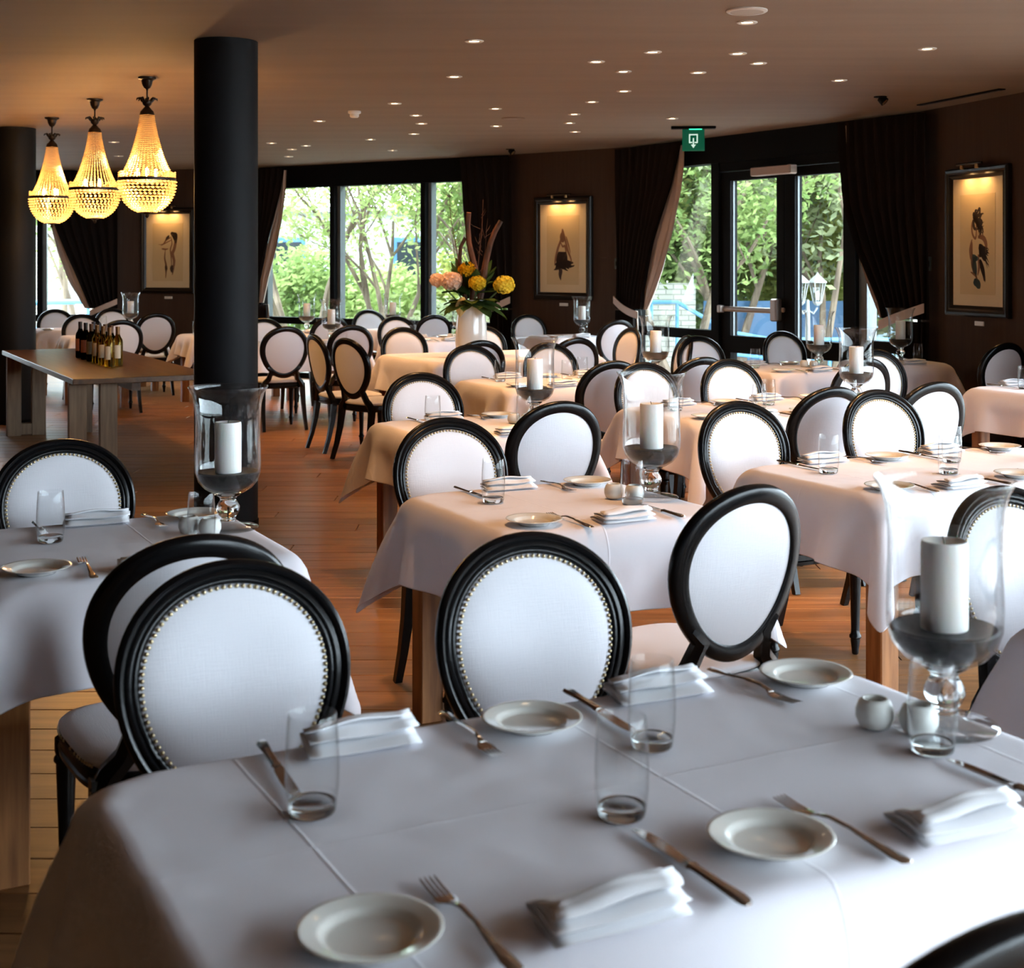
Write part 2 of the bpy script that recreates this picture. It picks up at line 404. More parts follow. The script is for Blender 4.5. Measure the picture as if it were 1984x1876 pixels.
# ------------------------------------------------------------------ curtains
def lerp_tab(tab, h):
    tab = sorted(tab)
    if h <= tab[0][0]: return tab[0][1]
    for (h0,s0),(h1,s1) in zip(tab[:-1], tab[1:]):
        if h <= h1: 
            t = (h-h0)/(h1-h0); return s0+(s1-s0)*t
    return tab[-1][1]
def curtain(i, fixed, lead, lining, tie_h, label, npl=9, d0=.14):
    """fixed: side held to the wall (table h->s); lead: leading edge (h->s) down to the tie; lining: outer edge of the pale lining"""
    sc = SEC[i]; root = empty('curtain', sc.p(lerp_tab(fixed,0),0,0.1)); tag(root, label, 'curtain', 'tied-back curtains along the glass front')
    inv = Vector(root.location)
    def surf(name, fa, fb, h0, h1, d, amp, mat, ncol, nrow=26, ph=0):
        rows = []
        for r in range(nrow+1):
            h = h0+(h1-h0)*r/nrow; a = fa(h); b = fb(h); row = []
            for k in range(ncol*6+1):
                t = k/(ncol*6)
                row.append(sc.p(a+(b-a)*t, h, d+amp*math.cos(2*math.pi*ncol*t+ph)+.012*math.sin(9*t+3*h)) - inv)
            rows.append(row)
        n = len(rows); back = [[p - Vector((sc.n[0],sc.n[1],0))*.006 for p in row] for row in rows]
        mb = MB(); mb.grid(rows); mb.grid(back)
        return mb.build(name, mat, root, True, 80)
    F = lambda h: lerp_tab(fixed, h); Ld = lambda h: lerp_tab(lead, h); Li = lambda h: lerp_tab(lining, h)
    surf('panel', F, Ld, tie_h, H-.03, d0, .028, m_curt, npl)
    surf('lining', lambda h: Ld(h)+(F(h)-Ld(h))*.12, lambda h: Li(h), tie_h, H-.06, d0-.05, .012, m_lin, 3)
    sgn = 1 if lead[0][1] > fixed[0][1] else -1
    f0, l0 = F(tie_h), Ld(tie_h)
    surf('tail', F, lambda h: f0+sgn*(.30-.02*math.cos(h*3)), .01, tie_h-.02, d0, .03, m_curt, 5, 14)
    surf('lining_tail', lambda h: f0+sgn*.22, lambda h: f0+sgn*(.30+.10*(tie_h-h)), .01, tie_h-.02, d0-.045, .015, m_lin, 2, 10)
    # tie band
    tb = MB(); rows = []
    for r in range(13):
        t = r/12; s = f0+(l0-f0)*t+sgn*.03*math.sin(math.pi*t); hh = tie_h+.10*(1-t)**1.5-.06*t; dd = d0+.05+.045*math.sin(math.pi*t)
        rows.append([sc.p(s,hh-.04,dd)-inv, sc.p(s,hh+.04,dd)-inv, sc.p(s,hh+.04,dd+.01)-inv, sc.p(s,hh-.04,dd+.01)-inv])
    tb.grid(rows, True); tb.build('tie_band', m_lin, root)
    return root
curtain(4, [(0,-.03),(H,-.03)], [(1.03,.42),(1.25,.46),(1.76,.65),(2.3,.94),(2.72,1.10),(H,1.13)], [(1.03,.46),(1.25,.62),(1.48,.76),(1.86,.93),(2.3,1.06),(2.57,1.10),(H,1.10)], 1.03,
        'dark curtain with pale lining tied back left of glass door')
curtain(4, [(0,4.47),(H,4.47)], [(1.06,3.96),(1.2,3.92),(1.5,3.76),(1.67,3.66),(2.05,3.51),(2.5,3.44),(H,3.42)], [(1.06,3.88),(1.3,3.76),(1.5,3.68),(1.7,3.63),(2.05,3.50),(H,3.44)], 1.06,
        'dark curtain with pale lining tied back right of glass door')
curtain(2, [(0,-.02),(H,-.02)], [(1.0,.12),(1.32,.16),(1.74,.29),(2.1,.43),(2.5,.56),(H,.62)], [(1.0,.18),(1.32,.28),(1.74,.44),(2.1,.53),(2.5,.59),(H,.60)], 1.0,
        'dark curtain tied back just right of the thick black pillar', 6)
curtain(2, [(0,4.24),(H,4.24)], [(1.0,3.88),(1.22,3.74),(1.7,3.61),(2.23,3.54),(H,3.48)], [(1.0,3.78),(1.2,3.70),(1.7,3.60),(H,3.50)], 1.0,
        'dark curtain tied back behind the vase of yellow flowers', 6)
curtain(0, [(0,4.03),(H,4.03)], [(.9,3.66),(1.3,3.50),(1.7,3.33),(2.1,3.17),(2.5,3.08),(H,3.04)], [(.9,3.58),(1.3,3.36),(1.7,3.22),(2.1,3.12),(H,3.08)], .9,
        'dark curtain tied back at far left below the chandeliers', 7)

# ------------------------------------------------------------------ chair
TH = math.radians(10)
def backpt(x, r, d):
    d = d + .55*x*x - .012
    return (x, -.215 - math.sin(TH)*r + math.cos(TH)*d, .468 + math.cos(TH)*r + math.sin(TH)*d)
OC = .258
def oval(t, off):
    c, s = math.cos(t), math.sin(t)
    a, b = .205+off, .220+off
    return a*c*(1+.12*s), OC + b*s
def make_chair():
    root = empty('oval_back_chair'); tag(root, 'x', 'chair', 'oval-back dining chairs')
    prof = [(-.024,-.012),(-.018,-.016),(.015,-.017),(.022,-.010),(.024,.002),(.021,.011),(.014,.016),(.008,.014),(.005,.009),(.001,.013),(-.006,.014),(-.010,.009),(-.014,.012),(-.020,.011),(-.024,.006)]
    mb = MB(); rows = []
    N = 72
    for k in range(N):
        t = 2*math.pi*k/N
        rows.append([backpt(oval(t,r)[0], oval(t,r)[1], d) for r, d in prof])
    rows.append(rows[0]); mb.grid(rows, True); mb.build('back_frame', m_black, root, True, 50)
    def pad(dep):
        mb = MB(); N = 48; rows = []
        for r in (1,.985,.95,.88,.75,.55,.3,.08):
            rows.append([backpt(oval(2*math.pi*k/N,-.022)[0]*r, OC+(oval(2*math.pi*k/N,-.022)[1]-OC)*r, dep(r)) for k in range(N)])
        for row in rows: row.append(row[0])
        mb.grid(rows); mb.add(rows[-1][:-1], [tuple(range(N))]); return mb
    pad(lambda r: .006+.024*(1-r**5)).build('back_cushion', m_linen, root, True, 80)
    pad(lambda r: -.008-.007*(1-r**4)).build('rear_panel', m_linen, root, True, 80)
    def nails(pts):
        mb = MB()
        for p, nrm in pts:
            p = Vector(p); nrm = Vector(nrm); x = nrm.orthogonal().normalized(); y = nrm.cross(x); R = .0048
            ring = [p+x*R*math.cos(k*math.pi/3)+y*R*math.sin(k*math.pi/3) for k in range(6)]
            mid = [p+nrm*.0024+(q-p)*.62 for q in ring]
            mb.add(ring+mid+[p+nrm*.0036], [(k,(k+1)%6,6+(k+1)%6,6+k) for k in range(6)]+[(6+k,6+(k+1)%6,12) for k in range(6)])
        return mb
    pts = []
    for k in range(96):
        t = 2*math.pi*k/96; x, r = oval(t,-.0275); pts.append((backpt(x, r, .0125), (0, math.cos(TH), math.sin(TH))))
    o = nails(pts).build('nail_trim', m_nail, root); o['kind'] = 'stuff'; o['label'] = 'row of small brass nails'
    # seat
    def outline(t, grow=0, yw=0):
        c, s = math.cos(t), math.sin(t); e = .5
        x = math.copysign(abs(c)**e, c); y = math.copysign(abs(s)**(e if s < 0 else .62), s)
        return ((.222+.022*y+grow)*x, .015+(.235+grow)*y)
    N = 48
    def loft(levels):
        mb = MB(); rows = []
        for z, g in levels:
            rows.append([(*outline(2*math.pi*k/N+.01, g), z) for k in range(N)])
        for row in rows: row.append(row[0])
        mb.grid(rows); mb.add(rows[0][:-1], [tuple(range(N-1,-1,-1))]); mb.add(rows[-1][:-1], [tuple(range(N))]); return mb
    loft([(.385,-.004),(.388,.0),(.40,.002),(.404,-.003),(.425,-.003),(.43,.002),(.438,.0)]).build('seat_rail', m_black, root, True, 40)
    loft([(.437,-.006),(.444,.0),(.452,.001),(.460,-.008),(.466,-.03),(.470,-.07),(.472,-.13),(.473,-.19)]).build('seat', m_linen, root, True, 80)
    pts = []
    for k in range(70):
        t = math.radians(-28 + 236*k/69); x, y = outline(t, .0005); x2, y2 = outline(t+.02, .0005)
        nx, ny = y2-y, -(x2-x); ln = math.hypot(nx,ny) or 1
        pts.append(((x,y,.441), (nx/ln, ny/ln, 0)))
    o = nails(pts).build('seat_nail_trim', m_nail, root); o['kind'] = 'stuff'
    # legs
    leg = [(.010,0),(.013,.004),(.014,.02),(.019,.055),(.0185,.062),(.0235,.066),(.0235,.075),(.018,.082),(.0165,.10),(.019,.2),(.0235,.33),(.0235,.338),(.029,.345),(.029,.352),(.024,.36),(.027,.37),(.027,.40)]
    for sx in (-1,1): MB().lathe(leg, 16, (sx*.20,.20,0)).build('leg', m_black, root)
    for sx in (-1,1):
        mb = MB(); mb.tube([(sx*.185,-.195,.43),(sx*.187,-.20,.36),(sx*.19,-.215,.25),(sx*.195,-.245,.12),(sx*.20,-.285,0)], [.031,.030,.026,.022,.019], 4); mb.build('leg', m_black, root, True, 30)
        t = math.radians(270+sx*38); x0, r0 = oval(t, 0); p0 = Vector(backpt(x0, r0, -.002))
        t2 = math.radians(270+sx*52); x2, r2 = oval(t2, .002); p2 = Vector(backpt(x2, r2, -.002))
        mb = MB(); mb.tube([p2, p0, Vector((sx*.135,-.21,.475)), Vector((sx*.165,-.203,.44)), Vector((sx*.185,-.197,.40))], [.018,.025,.026,.029,.030], 6); mb.build('back_stile', m_black, root)
    return root
chair0 = make_chair()
def chair(u, v, face, label):
    x, y = xy(u, v)
    ex = 0
    if isinstance(face, tuple): face, ex = face
    if face == '-': rz = TA+math.pi
    elif face == '+': rz = TA
    else: a = math.radians(face); rz = -a
    rz += math.radians(random.uniform(-2,2)+ex)
    return instance(chair0, (x,y,0), rz, label)

# ------------------------------------------------------------------ tables, cloths
TOP = .744
def make_table(lx, ly):
    root = empty('dining_table'); tag(root, 'x', 'table', 'oak dining tables under white cloths')
    hx, hy, c = lx/2-.026, ly/2-.026, .075
    pg = [(-hx+c,-hy),(hx-c,-hy),(hx,-hy+c),(hx,hy-c),(hx-c,hy),(-hx+c,hy),(-hx,hy-c),(-hx,-hy+c)]
    MB().add([(x,y,TOP-.036) for x, y in pg]+[(x,y,TOP) for x, y in pg], [tuple(range(7,-1,-1)), tuple(range(8,16))]+[(i,(i+1)%8,8+(i+1)%8,8+i) for i in range(8)]).build('tabletop', m_oak, root, False)
    for sx in (-1,1):
        for sy in (-1,1): MB().box((sx*(lx/2-.085), sy*(ly/2-.085), (TOP-.036)/2), (.08,.08,TOP-.036), 0, .004).build('leg', m_oak, root, False)
    for sy in (-1,1): MB().box((0,sy*(ly/2-.085),TOP-.076), (lx-.25,.025,.08)).build('apron', m_oak, root, False)
    for sx in (-1,1): MB().box((sx*(lx/2-.085),0,TOP-.076), (.025,ly-.25,.08)).build('apron', m_oak, root, False)
    return root
def drape(lx, ly, over, seed):
    rng = np.random.default_rng(seed)
    sp = .032
    nx = int(round((lx+2*over)/sp))+1; ny = int(round((ly+2*over)/sp))+1
    gx = np.linspace(-lx/2-over, lx/2+over, nx); gy = np.linspace(-ly/2-over, ly/2+over, ny)
    X, Y = np.meshgrid(gx, gy, indexing='ij'); Z0 = TOP+.006
    P = np.stack([X, Y, np.full_like(X, Z0)], -1); P[...,2] += rng.normal(0, .0008, X.shape)
    hx, hy = lx/2, ly/2
    pin = (np.abs(X) < hx-.02) & (np.abs(Y) < hy-.02)
    wgt = np.where(pin, 0., 1.)
    vel = np.zeros_like(P)
    dx, dy = gx[1]-gx[0], gy[1]-gy[0]
    pairs = []
    for (di,dj,k) in ((1,0,1),(0,1,1),(1,1,.55),(1,-1,.55),(2,0,.35),(0,2,.35),(4,0,.16),(0,4,.16)):
        st = di if di else dj
        for par in (0,1):
            for r0 in range(st):
                a0 = r0+par*st; n = nx if di else ny
                m = len(range(a0, n-st, 2*st))
                if m <= 0: continue
                sa = slice(a0, a0+2*st*(m-1)+1, 2*st); sb = slice(a0+st, a0+st+2*st*(m-1)+1, 2*st)
                if di:
                    ja, jb = (slice(None), slice(None)) if dj == 0 else (slice(0,ny-dj), slice(dj,ny)) if dj > 0 else (slice(-dj,ny), slice(0,ny+dj))
                    A_, B_ = (sa,ja), (sb,jb)
                else: A_, B_ = (slice(None),sa), (slice(None),sb)
                wa, wb = wgt[A_], wgt[B_]; ws = wa+wb; ws = np.where(ws == 0, 1, ws)
                pairs.append((A_, B_, (k*wa/ws), (k*wb/ws), math.hypot(di*dx, dj*dy)))
    g = np.array([0,0,-9.8]); dt = 1/50
    r = .010
    for step in range(110):
        vel += g*dt; vel *= .965; old = P.copy(); P = P+vel*dt*wgt[...,None]
        for it in range(6):
            for A_, B_, ka, kb, rest in pairs:
                d = P[B_]-P[A_]; L = np.sqrt(np.einsum('ijk,ijk->ij', d, d))+1e-9; f = (L-rest)/L
                P[A_] += d*(f*ka)[...,None]; P[B_] -= d*(f*kb)[...,None]
            q = np.abs(P[...,:2])-np.array([hx-r, hy-r])
            m3 = np.stack([q[...,0], q[...,1], P[...,2]-(TOP+.004-r)], -1)
            mo = np.maximum(m3, 0); ln = np.sqrt((mo**2).sum(-1)); ins = np.minimum(m3.max(-1), 0)
            sd = ln+ins-r-.003
            hit = (sd < 0) & (~pin)
            if hit.any():
                grad = np.where((ln > 1e-6)[...,None], mo/(ln[...,None]+1e-9), 0)
                ii = m3.argmax(-1); oneh = np.eye(3)[ii]
                grad = np.where((ln > 1e-6)[...,None], grad, oneh)
                grad[...,0] *= np.sign(P[...,0]); grad[...,1] *= np.sign(P[...,1])
                P = np.where(hit[...,None], P-grad*sd[...,None], P)
            P[...,2] = np.maximum(P[...,2], .02)
        vel = (P-old)/dt*wgt[...,None]
    me = bpy.data.meshes.new('tablecloth')
    idx = np.arange(nx*ny).reshape(nx,ny)
    quads = np.stack([idx[:-1,:-1], idx[1:,:-1], idx[1:,1:], idx[:-1,1:]], -1).reshape(-1,4)
    me.from_pydata(P.reshape(-1,3).tolist(), [], quads.tolist())
    me.materials.append(m_cloth); me.polygons.foreach_set('use_smooth', [True]*len(quads)); me.update()
    o = bpy.data.objects.new('tablecloth', me); COL.objects.link(o)
    md = o.modifiers.new('thickness', 'SOLIDIFY'); md.thickness = .0012; md.offset = 1
    sd = o.modifiers.new('smooth', 'SUBSURF'); sd.levels = 1; sd.render_levels = 1
    tag(o, 'x', 'tablecloth', 'white tablecloths'); return o
KINDS = {}
SHAPES = {'two': (.84,.82,.24), 'long': (1.46,.82,.24), 'vase': (1.62,1.2,.27), 'slim': (.66,.70,.21), 'wide': (1.36,.80,.24)}
TABLES = {}
def table(key, kind, u0, v0, name, flip=0, rz=TA, at=None):
    lx, ly, ov = SHAPES[kind]
    if kind not in KINDS: KINDS[kind] = (make_table(lx,ly), drape(lx,ly,ov,len(KINDS)+3))
    x, y = xy(u0+lx/2, v0+ly/2) if at is None else at
    instance(KINDS[kind][0], (x,y,0), rz, 'square-legged oak table under the white cloth of the '+name)
    instance(KINDS[kind][1], (x,y,0), rz+math.pi*flip, 'white cloth draped over the '+name)
    TABLES[key] = (u0,v0,lx,ly,name,x,y,rz)
table('T0','two', .41,3.56,'left-edge table')
table('T1','long', .38,1.38,'front table')
table('T2','two', 1.83,3.56,'centre two-seat table', 1)
table('T3','two', 2.54,5.64,'two-seat table third from the front')
table('T4','long', 3.98,7.70,'long table before the vase table')
table('T5','vase', 4.50,10.0,'vase table', 1)
table('T6','long', 3.98,5.66,'long table right of centre')
table('T7','long', 3.24,3.56,'right-hand long table')
table('T8','long', 2.36,1.40,'lower right edge table')
table('T10','two', 6.60,5.70,'right edge table', 1)
table('T11','two', 6.2,7.88,'small table before the glass doors')
table('T15','slim', 0,0,'wall table under right picture', 0, math.radians(14), (3.05,11.1))
table('T12','slim', 7.12,12.68,'wall table under middle picture')
table('T13','wide', 3.74,12.85,'table just right of the pillar')
table('T14','two', 5.5,12.7,'small table left of the vase', 1)
table('T16','slim', 4.92,14.9,'window table near the left mullion', 1)
table('T17','slim', 6.05,14.85,'window table near the right mullion')
table('L1','long', 2.55,16.75,'far-left table below the curtain')
table('L2','slim', 2.62,15.0,'far-left table behind the bottles')
table('L3','slim', 3.83,14.75,'far table left of the pillar', 1)

CH = [('a',.76,2.36,'-','large white chair at front table, far left seat, nearest chair'),
('d',1.40,2.34,'-','large white chair at front table, far right seat, brass nails'),
('near',.965,1.20,'+','black chair top cut off at the lower right corner'),
('b',.79,3.26,'+','chair seen from behind, back frame just behind nearest left chair'),
('c',.80,4.44,'-','chair facing camera at far side of left-edge table'),
('e',2.20,3.25,('+',8),'chair with its back turned at near side of centre two-seat table'),
('f',2.18,4.44,'-','chair facing camera at far side of centre two-seat table'),
('g',2.88,5.40,'+','chair with its back turned, just behind the centre tall candle glass'),
('h',2.96,6.46,'-','chair facing camera at far side of two-seat table third from front'),
('i',3.53,4.44,'-','chair facing camera, left far seat of right-hand long table'),
('j',4.41,4.58,'-','chair facing camera, right far seat of right-hand long table'),
('k',4.36,5.40,'+','chair turned away, left near seat of long table right of centre'),
('l',4.98,5.38,'+','chair turned away, right near seat of long table right of centre'),
('q',4.44,6.56,'-','chair facing camera, left far seat of long table right of centre'),
('p',5.02,6.54,'-','chair facing camera, right far seat of long table right of centre'),
('m',4.36,7.36,'+','chair turned away, left near seat of long table before the vase table'),
('r',5.01,7.38,'+','chair turned away, right near seat of long table before the vase table'),
('n',4.29,8.58,'-','chair facing camera, left far seat of long table before the vase table'),
('n2',4.92,8.58,'-','chair facing camera, right far seat of long table before the vase table'),
('o',4.62,9.68,'+','chair turned away, left near seat of vase table'),
('A3',5.43,9.66,'+','chair turned away, right near seat of vase table'),
('z',4.12,10.22,44,'turned chair with dark rear panel at vase table, nearest the aisle'),
('S',4.12,10.85,63,'narrow side-on chair at the left end of vase table'),
('aa',4.92,11.30,'-','chair facing camera, left far seat of vase table'),
('ab',5.72,11.30,'-','chair facing camera, right far seat of vase table behind vase'),
('A1',6.42,10.60,-117,'chair with warm lit front at the right end of vase table'),
('A4',6.12,9.36,-100,'thin side-on chair beside the door curtain'),
('s',6.48,6.86,'-','bright white chair facing camera left of right edge table'),
('u',5.84,6.84,'+','chair turned away behind the tall candle glass, right of centre'),
('t',7.86,7.62,'+','pale blue-lit chair at right picture edge below the right picture'),
('v',7.50,9.15,'-','lilac-grey chair beside the right door curtain'),
('w',6.42,8.84,'-','chair facing camera in front of the left door leaf'),
('T8c',2.79,2.32,'-','bright chair at right picture edge behind front candle glass'),
('x',4.05,12.53,'+','chair turned away just right of the pillar, left of two'),
('y',4.68,12.50,'+','chair turned away right of the pillar, second of two'),
('fo',4.42,13.85,'-','warm-lit chair facing camera behind two turned chairs by pillar'),
('ff',5.20,14.52,'+','dark chair turned away near the left window mullion'),
('dd',5.86,13.70,'-','chair facing camera at far side of small table left of vase'),
('cc',6.42,14.50,'+','dark chair turned away directly left of the vase'),
('ee',6.37,15.78,'-','farthest chair against the wide window'),
('bb',7.44,13.62,'-','chair facing camera below and left of middle picture'),
('A2',7.50,12.36,'+','chair turned away below the middle picture, nearest the curtain'),
('la',2.98,17.78,'-','farthest left chair facing camera in front of left window'),
('lc',3.68,17.80,'-','far-left chair facing camera under the curtain tail'),
('le',3.78,16.42,'+','far-left chair turned away below left picture'),
('lb',2.96,15.92,'-','warm-lit chair directly behind the wine bottles'),
('ld',3.02,14.70,'+','chair turned away right of the wine bottles')]
for k, u, v, f, lb in CH: chair(u, v, f, lb)

# ------------------------------------------------------------------ tableware
CT = TOP+.0085
def lathe_obj(name, prof, mat, n=40, parent=None):
    return MB().lathe(prof, n, (0,0,0), True, False).build(name, mat, parent, True, 60)
# plate
plate0 = empty('bread_plate'); tag(plate0, 'x', 'plate', 'bread plates')
MB().lathe([(.040,0),(.046,.0),(.050,.004),(.062,.011),(.084,.0165),(.0862,.0182),(.085,.0195),(.080,.0185),(.064,.0145),(.0605,.0135),(.0575,.0105),(.053,.0065),(.049,.0055),(.0,.005)], 56, (0,0,0), True, False).build('dish', m_porc, plate0, True, 70)
# tumbler
tumbler0 = empty('tumbler'); tag(tumbler0, 'x', 'drinking glass', 'water tumblers')
R = [(.0305,0),(.0335,.004),(.0355,.012),(.0385,.04),(.0392,.07),(.0375,.11),(.0350,.143)]
prof = R + [(.0346,.1438),(.0341,.143),(.0365,.11),(.0381,.07),(.0373,.04),(.0345,.02)]
MB().lathe(prof, 40, (0,0,0), False, False).build('wall', m_tumbler, tumbler0, True, 80)
MB().lathe([(.0300,.0008),(.033,.004),(.0343,.011),(.0340,.018),(.030,.0175),(.0,.015)], 32, (0,0,0), True, False).build('thick_base', m_solid, tumbler0, True, 80)
# fork and knife (local y is away from the diner)
def strip(mb, path):
    rows = []
    for y, w, z, t in path:
        w *= 1.18
        rows.append([(-w/2,y,z),(-w*.3,y,z+t),(w*.3,y,z+t),(w/2,y,z),(w*.3,y,z-t*.4),(-w*.3,y,z-t*.4)])
    mb.grid(rows, True); mb.add(rows[0], [tuple(range(5,-1,-1))]); mb.add(rows[-1], [tuple(range(6))]); return mb
fork0 = empty('fork'); tag(fork0, 'x', 'fork', 'dinner forks')
strip(MB(), [(-.128,.006,.0035,.001),(-.124,.017,.0035,.003),(-.105,.0185,.004,.003),(-.07,.011,.006,.003),(-.02,.0065,.011,.003),(.02,.0055,.012,.003),(.04,.007,.009,.0025),(.052,.014,.006,.0018)]).build('handle', m_silver, fork0)
tm = MB()
strip(tm, [(.050,.012,.006,.0018),(.058,.022,.0045,.0016),(.068,.0245,.0035,.0014),(.075,.0245,.003,.0013)])
for k in range(4):
    x = (k-1.5)*.0066
    n0 = len(tm.v); strip(tm, [(.073,.0042,.003,.0013),(.095,.0036,.0035,.0012),(.118,.003,.006,.0011),(.126,.0014,.0075,.0008)])
    tm.v[n0:] = [(p[0]+x, p[1], p[2]) for p in tm.v[n0:]]
tm.build('tines', m_silver, fork0)
knife0 = empty('knife'); tag(knife0, 'x', 'knife', 'dinner knives')
strip(MB(), [(-.130,.007,.006,.002),(-.126,.015,.006,.005),(-.112,.017,.006,.006),(-.07,.0125,.006,.005),(-.02,.0115,.006,.0045),(-.008,.015,.006,.005),(-.002,.012,.006,.004)]).build('handle', m_silver, knife0)
kb = MB(); rows = []
for y, a, b, t in ((-.004,-.006,.006,.004),(.01,-.008,.009,.002),(.05,-.0085,.0105,.0016),(.09,-.0085,.0105,.0014),(.112,-.0082,.008,.0012),(.126,-.007,.002,.001),(.131,-.006,-.004,.0006)):
    rows.append([(a,y,.0055-t),(a,y,.0055+t),(b,y,.0055+t*.3),(b,y,.0055-t*.3)])
kb.grid(rows, True); kb.add(rows[-1], [(0,1,2,3)]); kb.build('blade', m_silver, knife0, True, 30)
# napkin: zigzag-folded linen strip lying along x
napkin0 = empty('napkin'); tag(napkin0, 'x', 'napkin', 'folded linen napkins')
nm = MB(); rows = []
ctl = []
lay = 5; wd = .052
for k in range(lay):
    y0 = -wd+.006*k; y1 = wd-.014*k+.004; z = .004+.0075*k
    seq = [(y0,z),(y0+.4*(y1-y0),z+.0015),(y1-.006,z),(y1,z+.0035)] if k % 2 == 0 else [(y1-.004,z),(y0+.5*(y1-y0),z+.0022),(y0+.006,z),(y0,z+.0035)]
    ctl += seq
for i in range(9):
    x = -.095+.19*i/8; row_t = []; row_b = []
    for j, (y, z) in enumerate(ctl):
        k = j//4; puff = 1+.10*math.sin(i*.9+k)
        sh = .016*(i/8-.5)*(k-2)*.6
        row_t.append((x+.012*(y/wd)+.004*math.sin(k*2.1)*(1 if i in (0,8) else 0), y+sh*.5, z*puff))
    rows.append(row_t)
nm.grid(rows)
nap = nm.build('folded_linen', m_napkin, napkin0, True, 85)
md = nap.modifiers.new('thickness', 'SOLIDIFY'); md.thickness = .0022; md.offset = 0
# shaker pot
pot0 = empty('salt_pot'); tag(pot0, 'x', 'salt pot', 'small ceramic salt and pepper pots')
MB().lathe([(.018,0),(.026,.004),(.032,.018),(.032,.032),(.027,.045),(.021,.050),(.0185,.0495),(.0175,.046),(.019,.040),(.0,.036)], 32, (0,0,0), True, False).build('body', m_cer, pot0, True, 70)
# hurricane glass
hur0 = empty('hurricane_glass'); tag(hur0, 'x', 'candle glass', 'tall footed hurricane candle glasses')
MB().lathe([(.0,.0005),(.088,.0005),(.0905,.003),(.088,.006),(.06,.010),(.034,.016),(.024,.024),(.0,.024)], 40, (0,0,0), False, False).build('foot', m_gbase, hur0, True, 70)
MB().lathe([(.0,.0245),(.0235,.0245),(.021,.034),(.028,.042),(.034,.055),(.034,.066),(.027,.079),(.022,.087),(.027,.095),(.038,.102),(.03,.105),(.0,.106)], 40, (0,0,0), False, False).build('stem', m_solid, hur0, True, 70)
bo = [(.026,.103),(.048,.108),(.070,.121),(.087,.141),(.0955,.168),(.097,.20),(.0945,.28),(.0945,.33),(.098,.37),(.106,.40),(.1175,.42)]
bi = [(.1165,.4215),(.1045,.4005),(.0962,.370),(.0925,.33),(.0925,.28),(.0948,.20),(.0932,.169),(.0850,.1435),(.068,.1245),(.046,.1125),(.0,.111)]
MB().lathe(bo+bi, 56, (0,0,0), False, False).build('bowl', m_hurr, hur0, True, 80)
MB().lathe([(.0,.1135),(.044,.1145),(.066,.1265),(.083,.1455),(.0905,.166),(.087,.170),(.06,.164),(.03,.168),(.0,.166)], 40, (0,0,0), False, False).build('sand', m_sand, hur0, True, 60)
candle0 = empty('candle'); tag(candle0, 'x', 'candle', 'white pillar candles')
MB().lathe([(.038,0),(.039,.002),(.039,.142),(.0375,.149),(.034,.1495),(.028,.145),(.0,.141)], 36, (0,0,0), True, False).build('wax', m_wax, candle0, True, 60)
MB().tube([(0,0,.140),(.001,0,.150),(.003,.001,.156)], .0013, 6).build('wick', m_wick, candle0)

def lp(key, a, b):                      # point in a table's own frame -> world
    u0,v0,lx,ly,name,x,y,rz = TABLES[key]; c, s = math.cos(rz), math.sin(rz)
    return (x+a*c-b*s, y+a*s+b*c)
def put(proto, key, a, b, rz, label, z=CT):
    x, y = lp(key, a, b); return instance(proto, (x,y,z), TABLES[key][7]+rz, label)
def setting(key, side, uc, pos, only=None):
    """place setting; uc = napkin centre along the table measured from its middle; side -1 near, +1 far"""
    ly = TABLES[key][3]; nm = TABLES[key][4]; pos = (pos+' ') if pos else ''
    yb = -ly/2; r = 0 if side < 0 else math.pi
    def q(dx, dy): return (uc+dx, yb+dy) if side < 0 else (uc-dx, -yb-dy)
    items = [('plate',plate0,-.285,.125,0,'bread plate'),('fork',fork0,-.166,.118,0,'silver fork'),('napkin',napkin0,.0,.065,.05,'folded napkin'),
             ('knife',knife0,.165,.118,-.04,'silver knife'),('glass',tumbler0,.172,.30,0,'water tumbler')]
    for nmk, pr, dx, dy, rr, lb in items:
        if only and nmk not in only: continue
        a, b = q(dx+random.uniform(-.006,.006), dy+random.uniform(-.006,.006))
        put(pr, key, a, b, r+rr+random.uniform(-.06,.06), '%s, %sside of the %s' % (lb, pos+('near ' if side < 0 else 'far '), nm))
def hurricane(key, a, b, label=None, tilt=0):
    nm = TABLES[key][4]
    put(hur0, key, a, b, random.random()*6, 'tall footed hurricane glass standing on the '+nm)
    o = put(candle0, key, a, b, random.random()*6, 'ivory pillar candle inside hurricane glass on the '+nm, CT+.1665)
    o.rotation_euler[0] = tilt; o.rotation_euler[1] = tilt*.5
def pots(key, a, b):
    nm = TABLES[key][4]
    put(pot0, key, a, b, .3, 'left one of two small cream pots on the '+nm)
    put(pot0, key, a+.072*math.cos(-.9), b+.072*math.sin(-.9), 1.2, 'right one of two small cream pots on the '+nm)
setting('T1',-1,-.23,'left'); setting('T1',-1,.35,'right'); setting('T1',1,-.272,'left'); setting('T1',1,.31,'right')
hurricane('T1',.634,-.03); pots('T1',.525,.02)
setting('T2',-1,.03,''); setting('T2',1,-.02,''); hurricane('T2',.32,-.045); pots('T2',.20,.0)
setting('T0',-1,.022,''); setting('T0',1,0,''); hurricane('T0',.33,.08); pots('T0',.21,.06)
setting('T3',-1,.03,''); setting('T3',1,-.02,''); hurricane('T3',.30,-.03); pots('T3',.20,.0)
for k in ('T4','T6','T7','T8'):
    setting(k,-1,-.3,'left'); setting(k,-1,.33,'right'); setting(k,1,-.34,'left'); setting(k,1,.28,'right')
    hurricane(k,.62,-.02,tilt=.02); pots(k,.50,.02)
for k in ('T11','T14','T10'):
    setting(k,-1,.03,''); setting(k,1,-.02,''); hurricane(k,.30,-.02); pots(k,.19,.02)
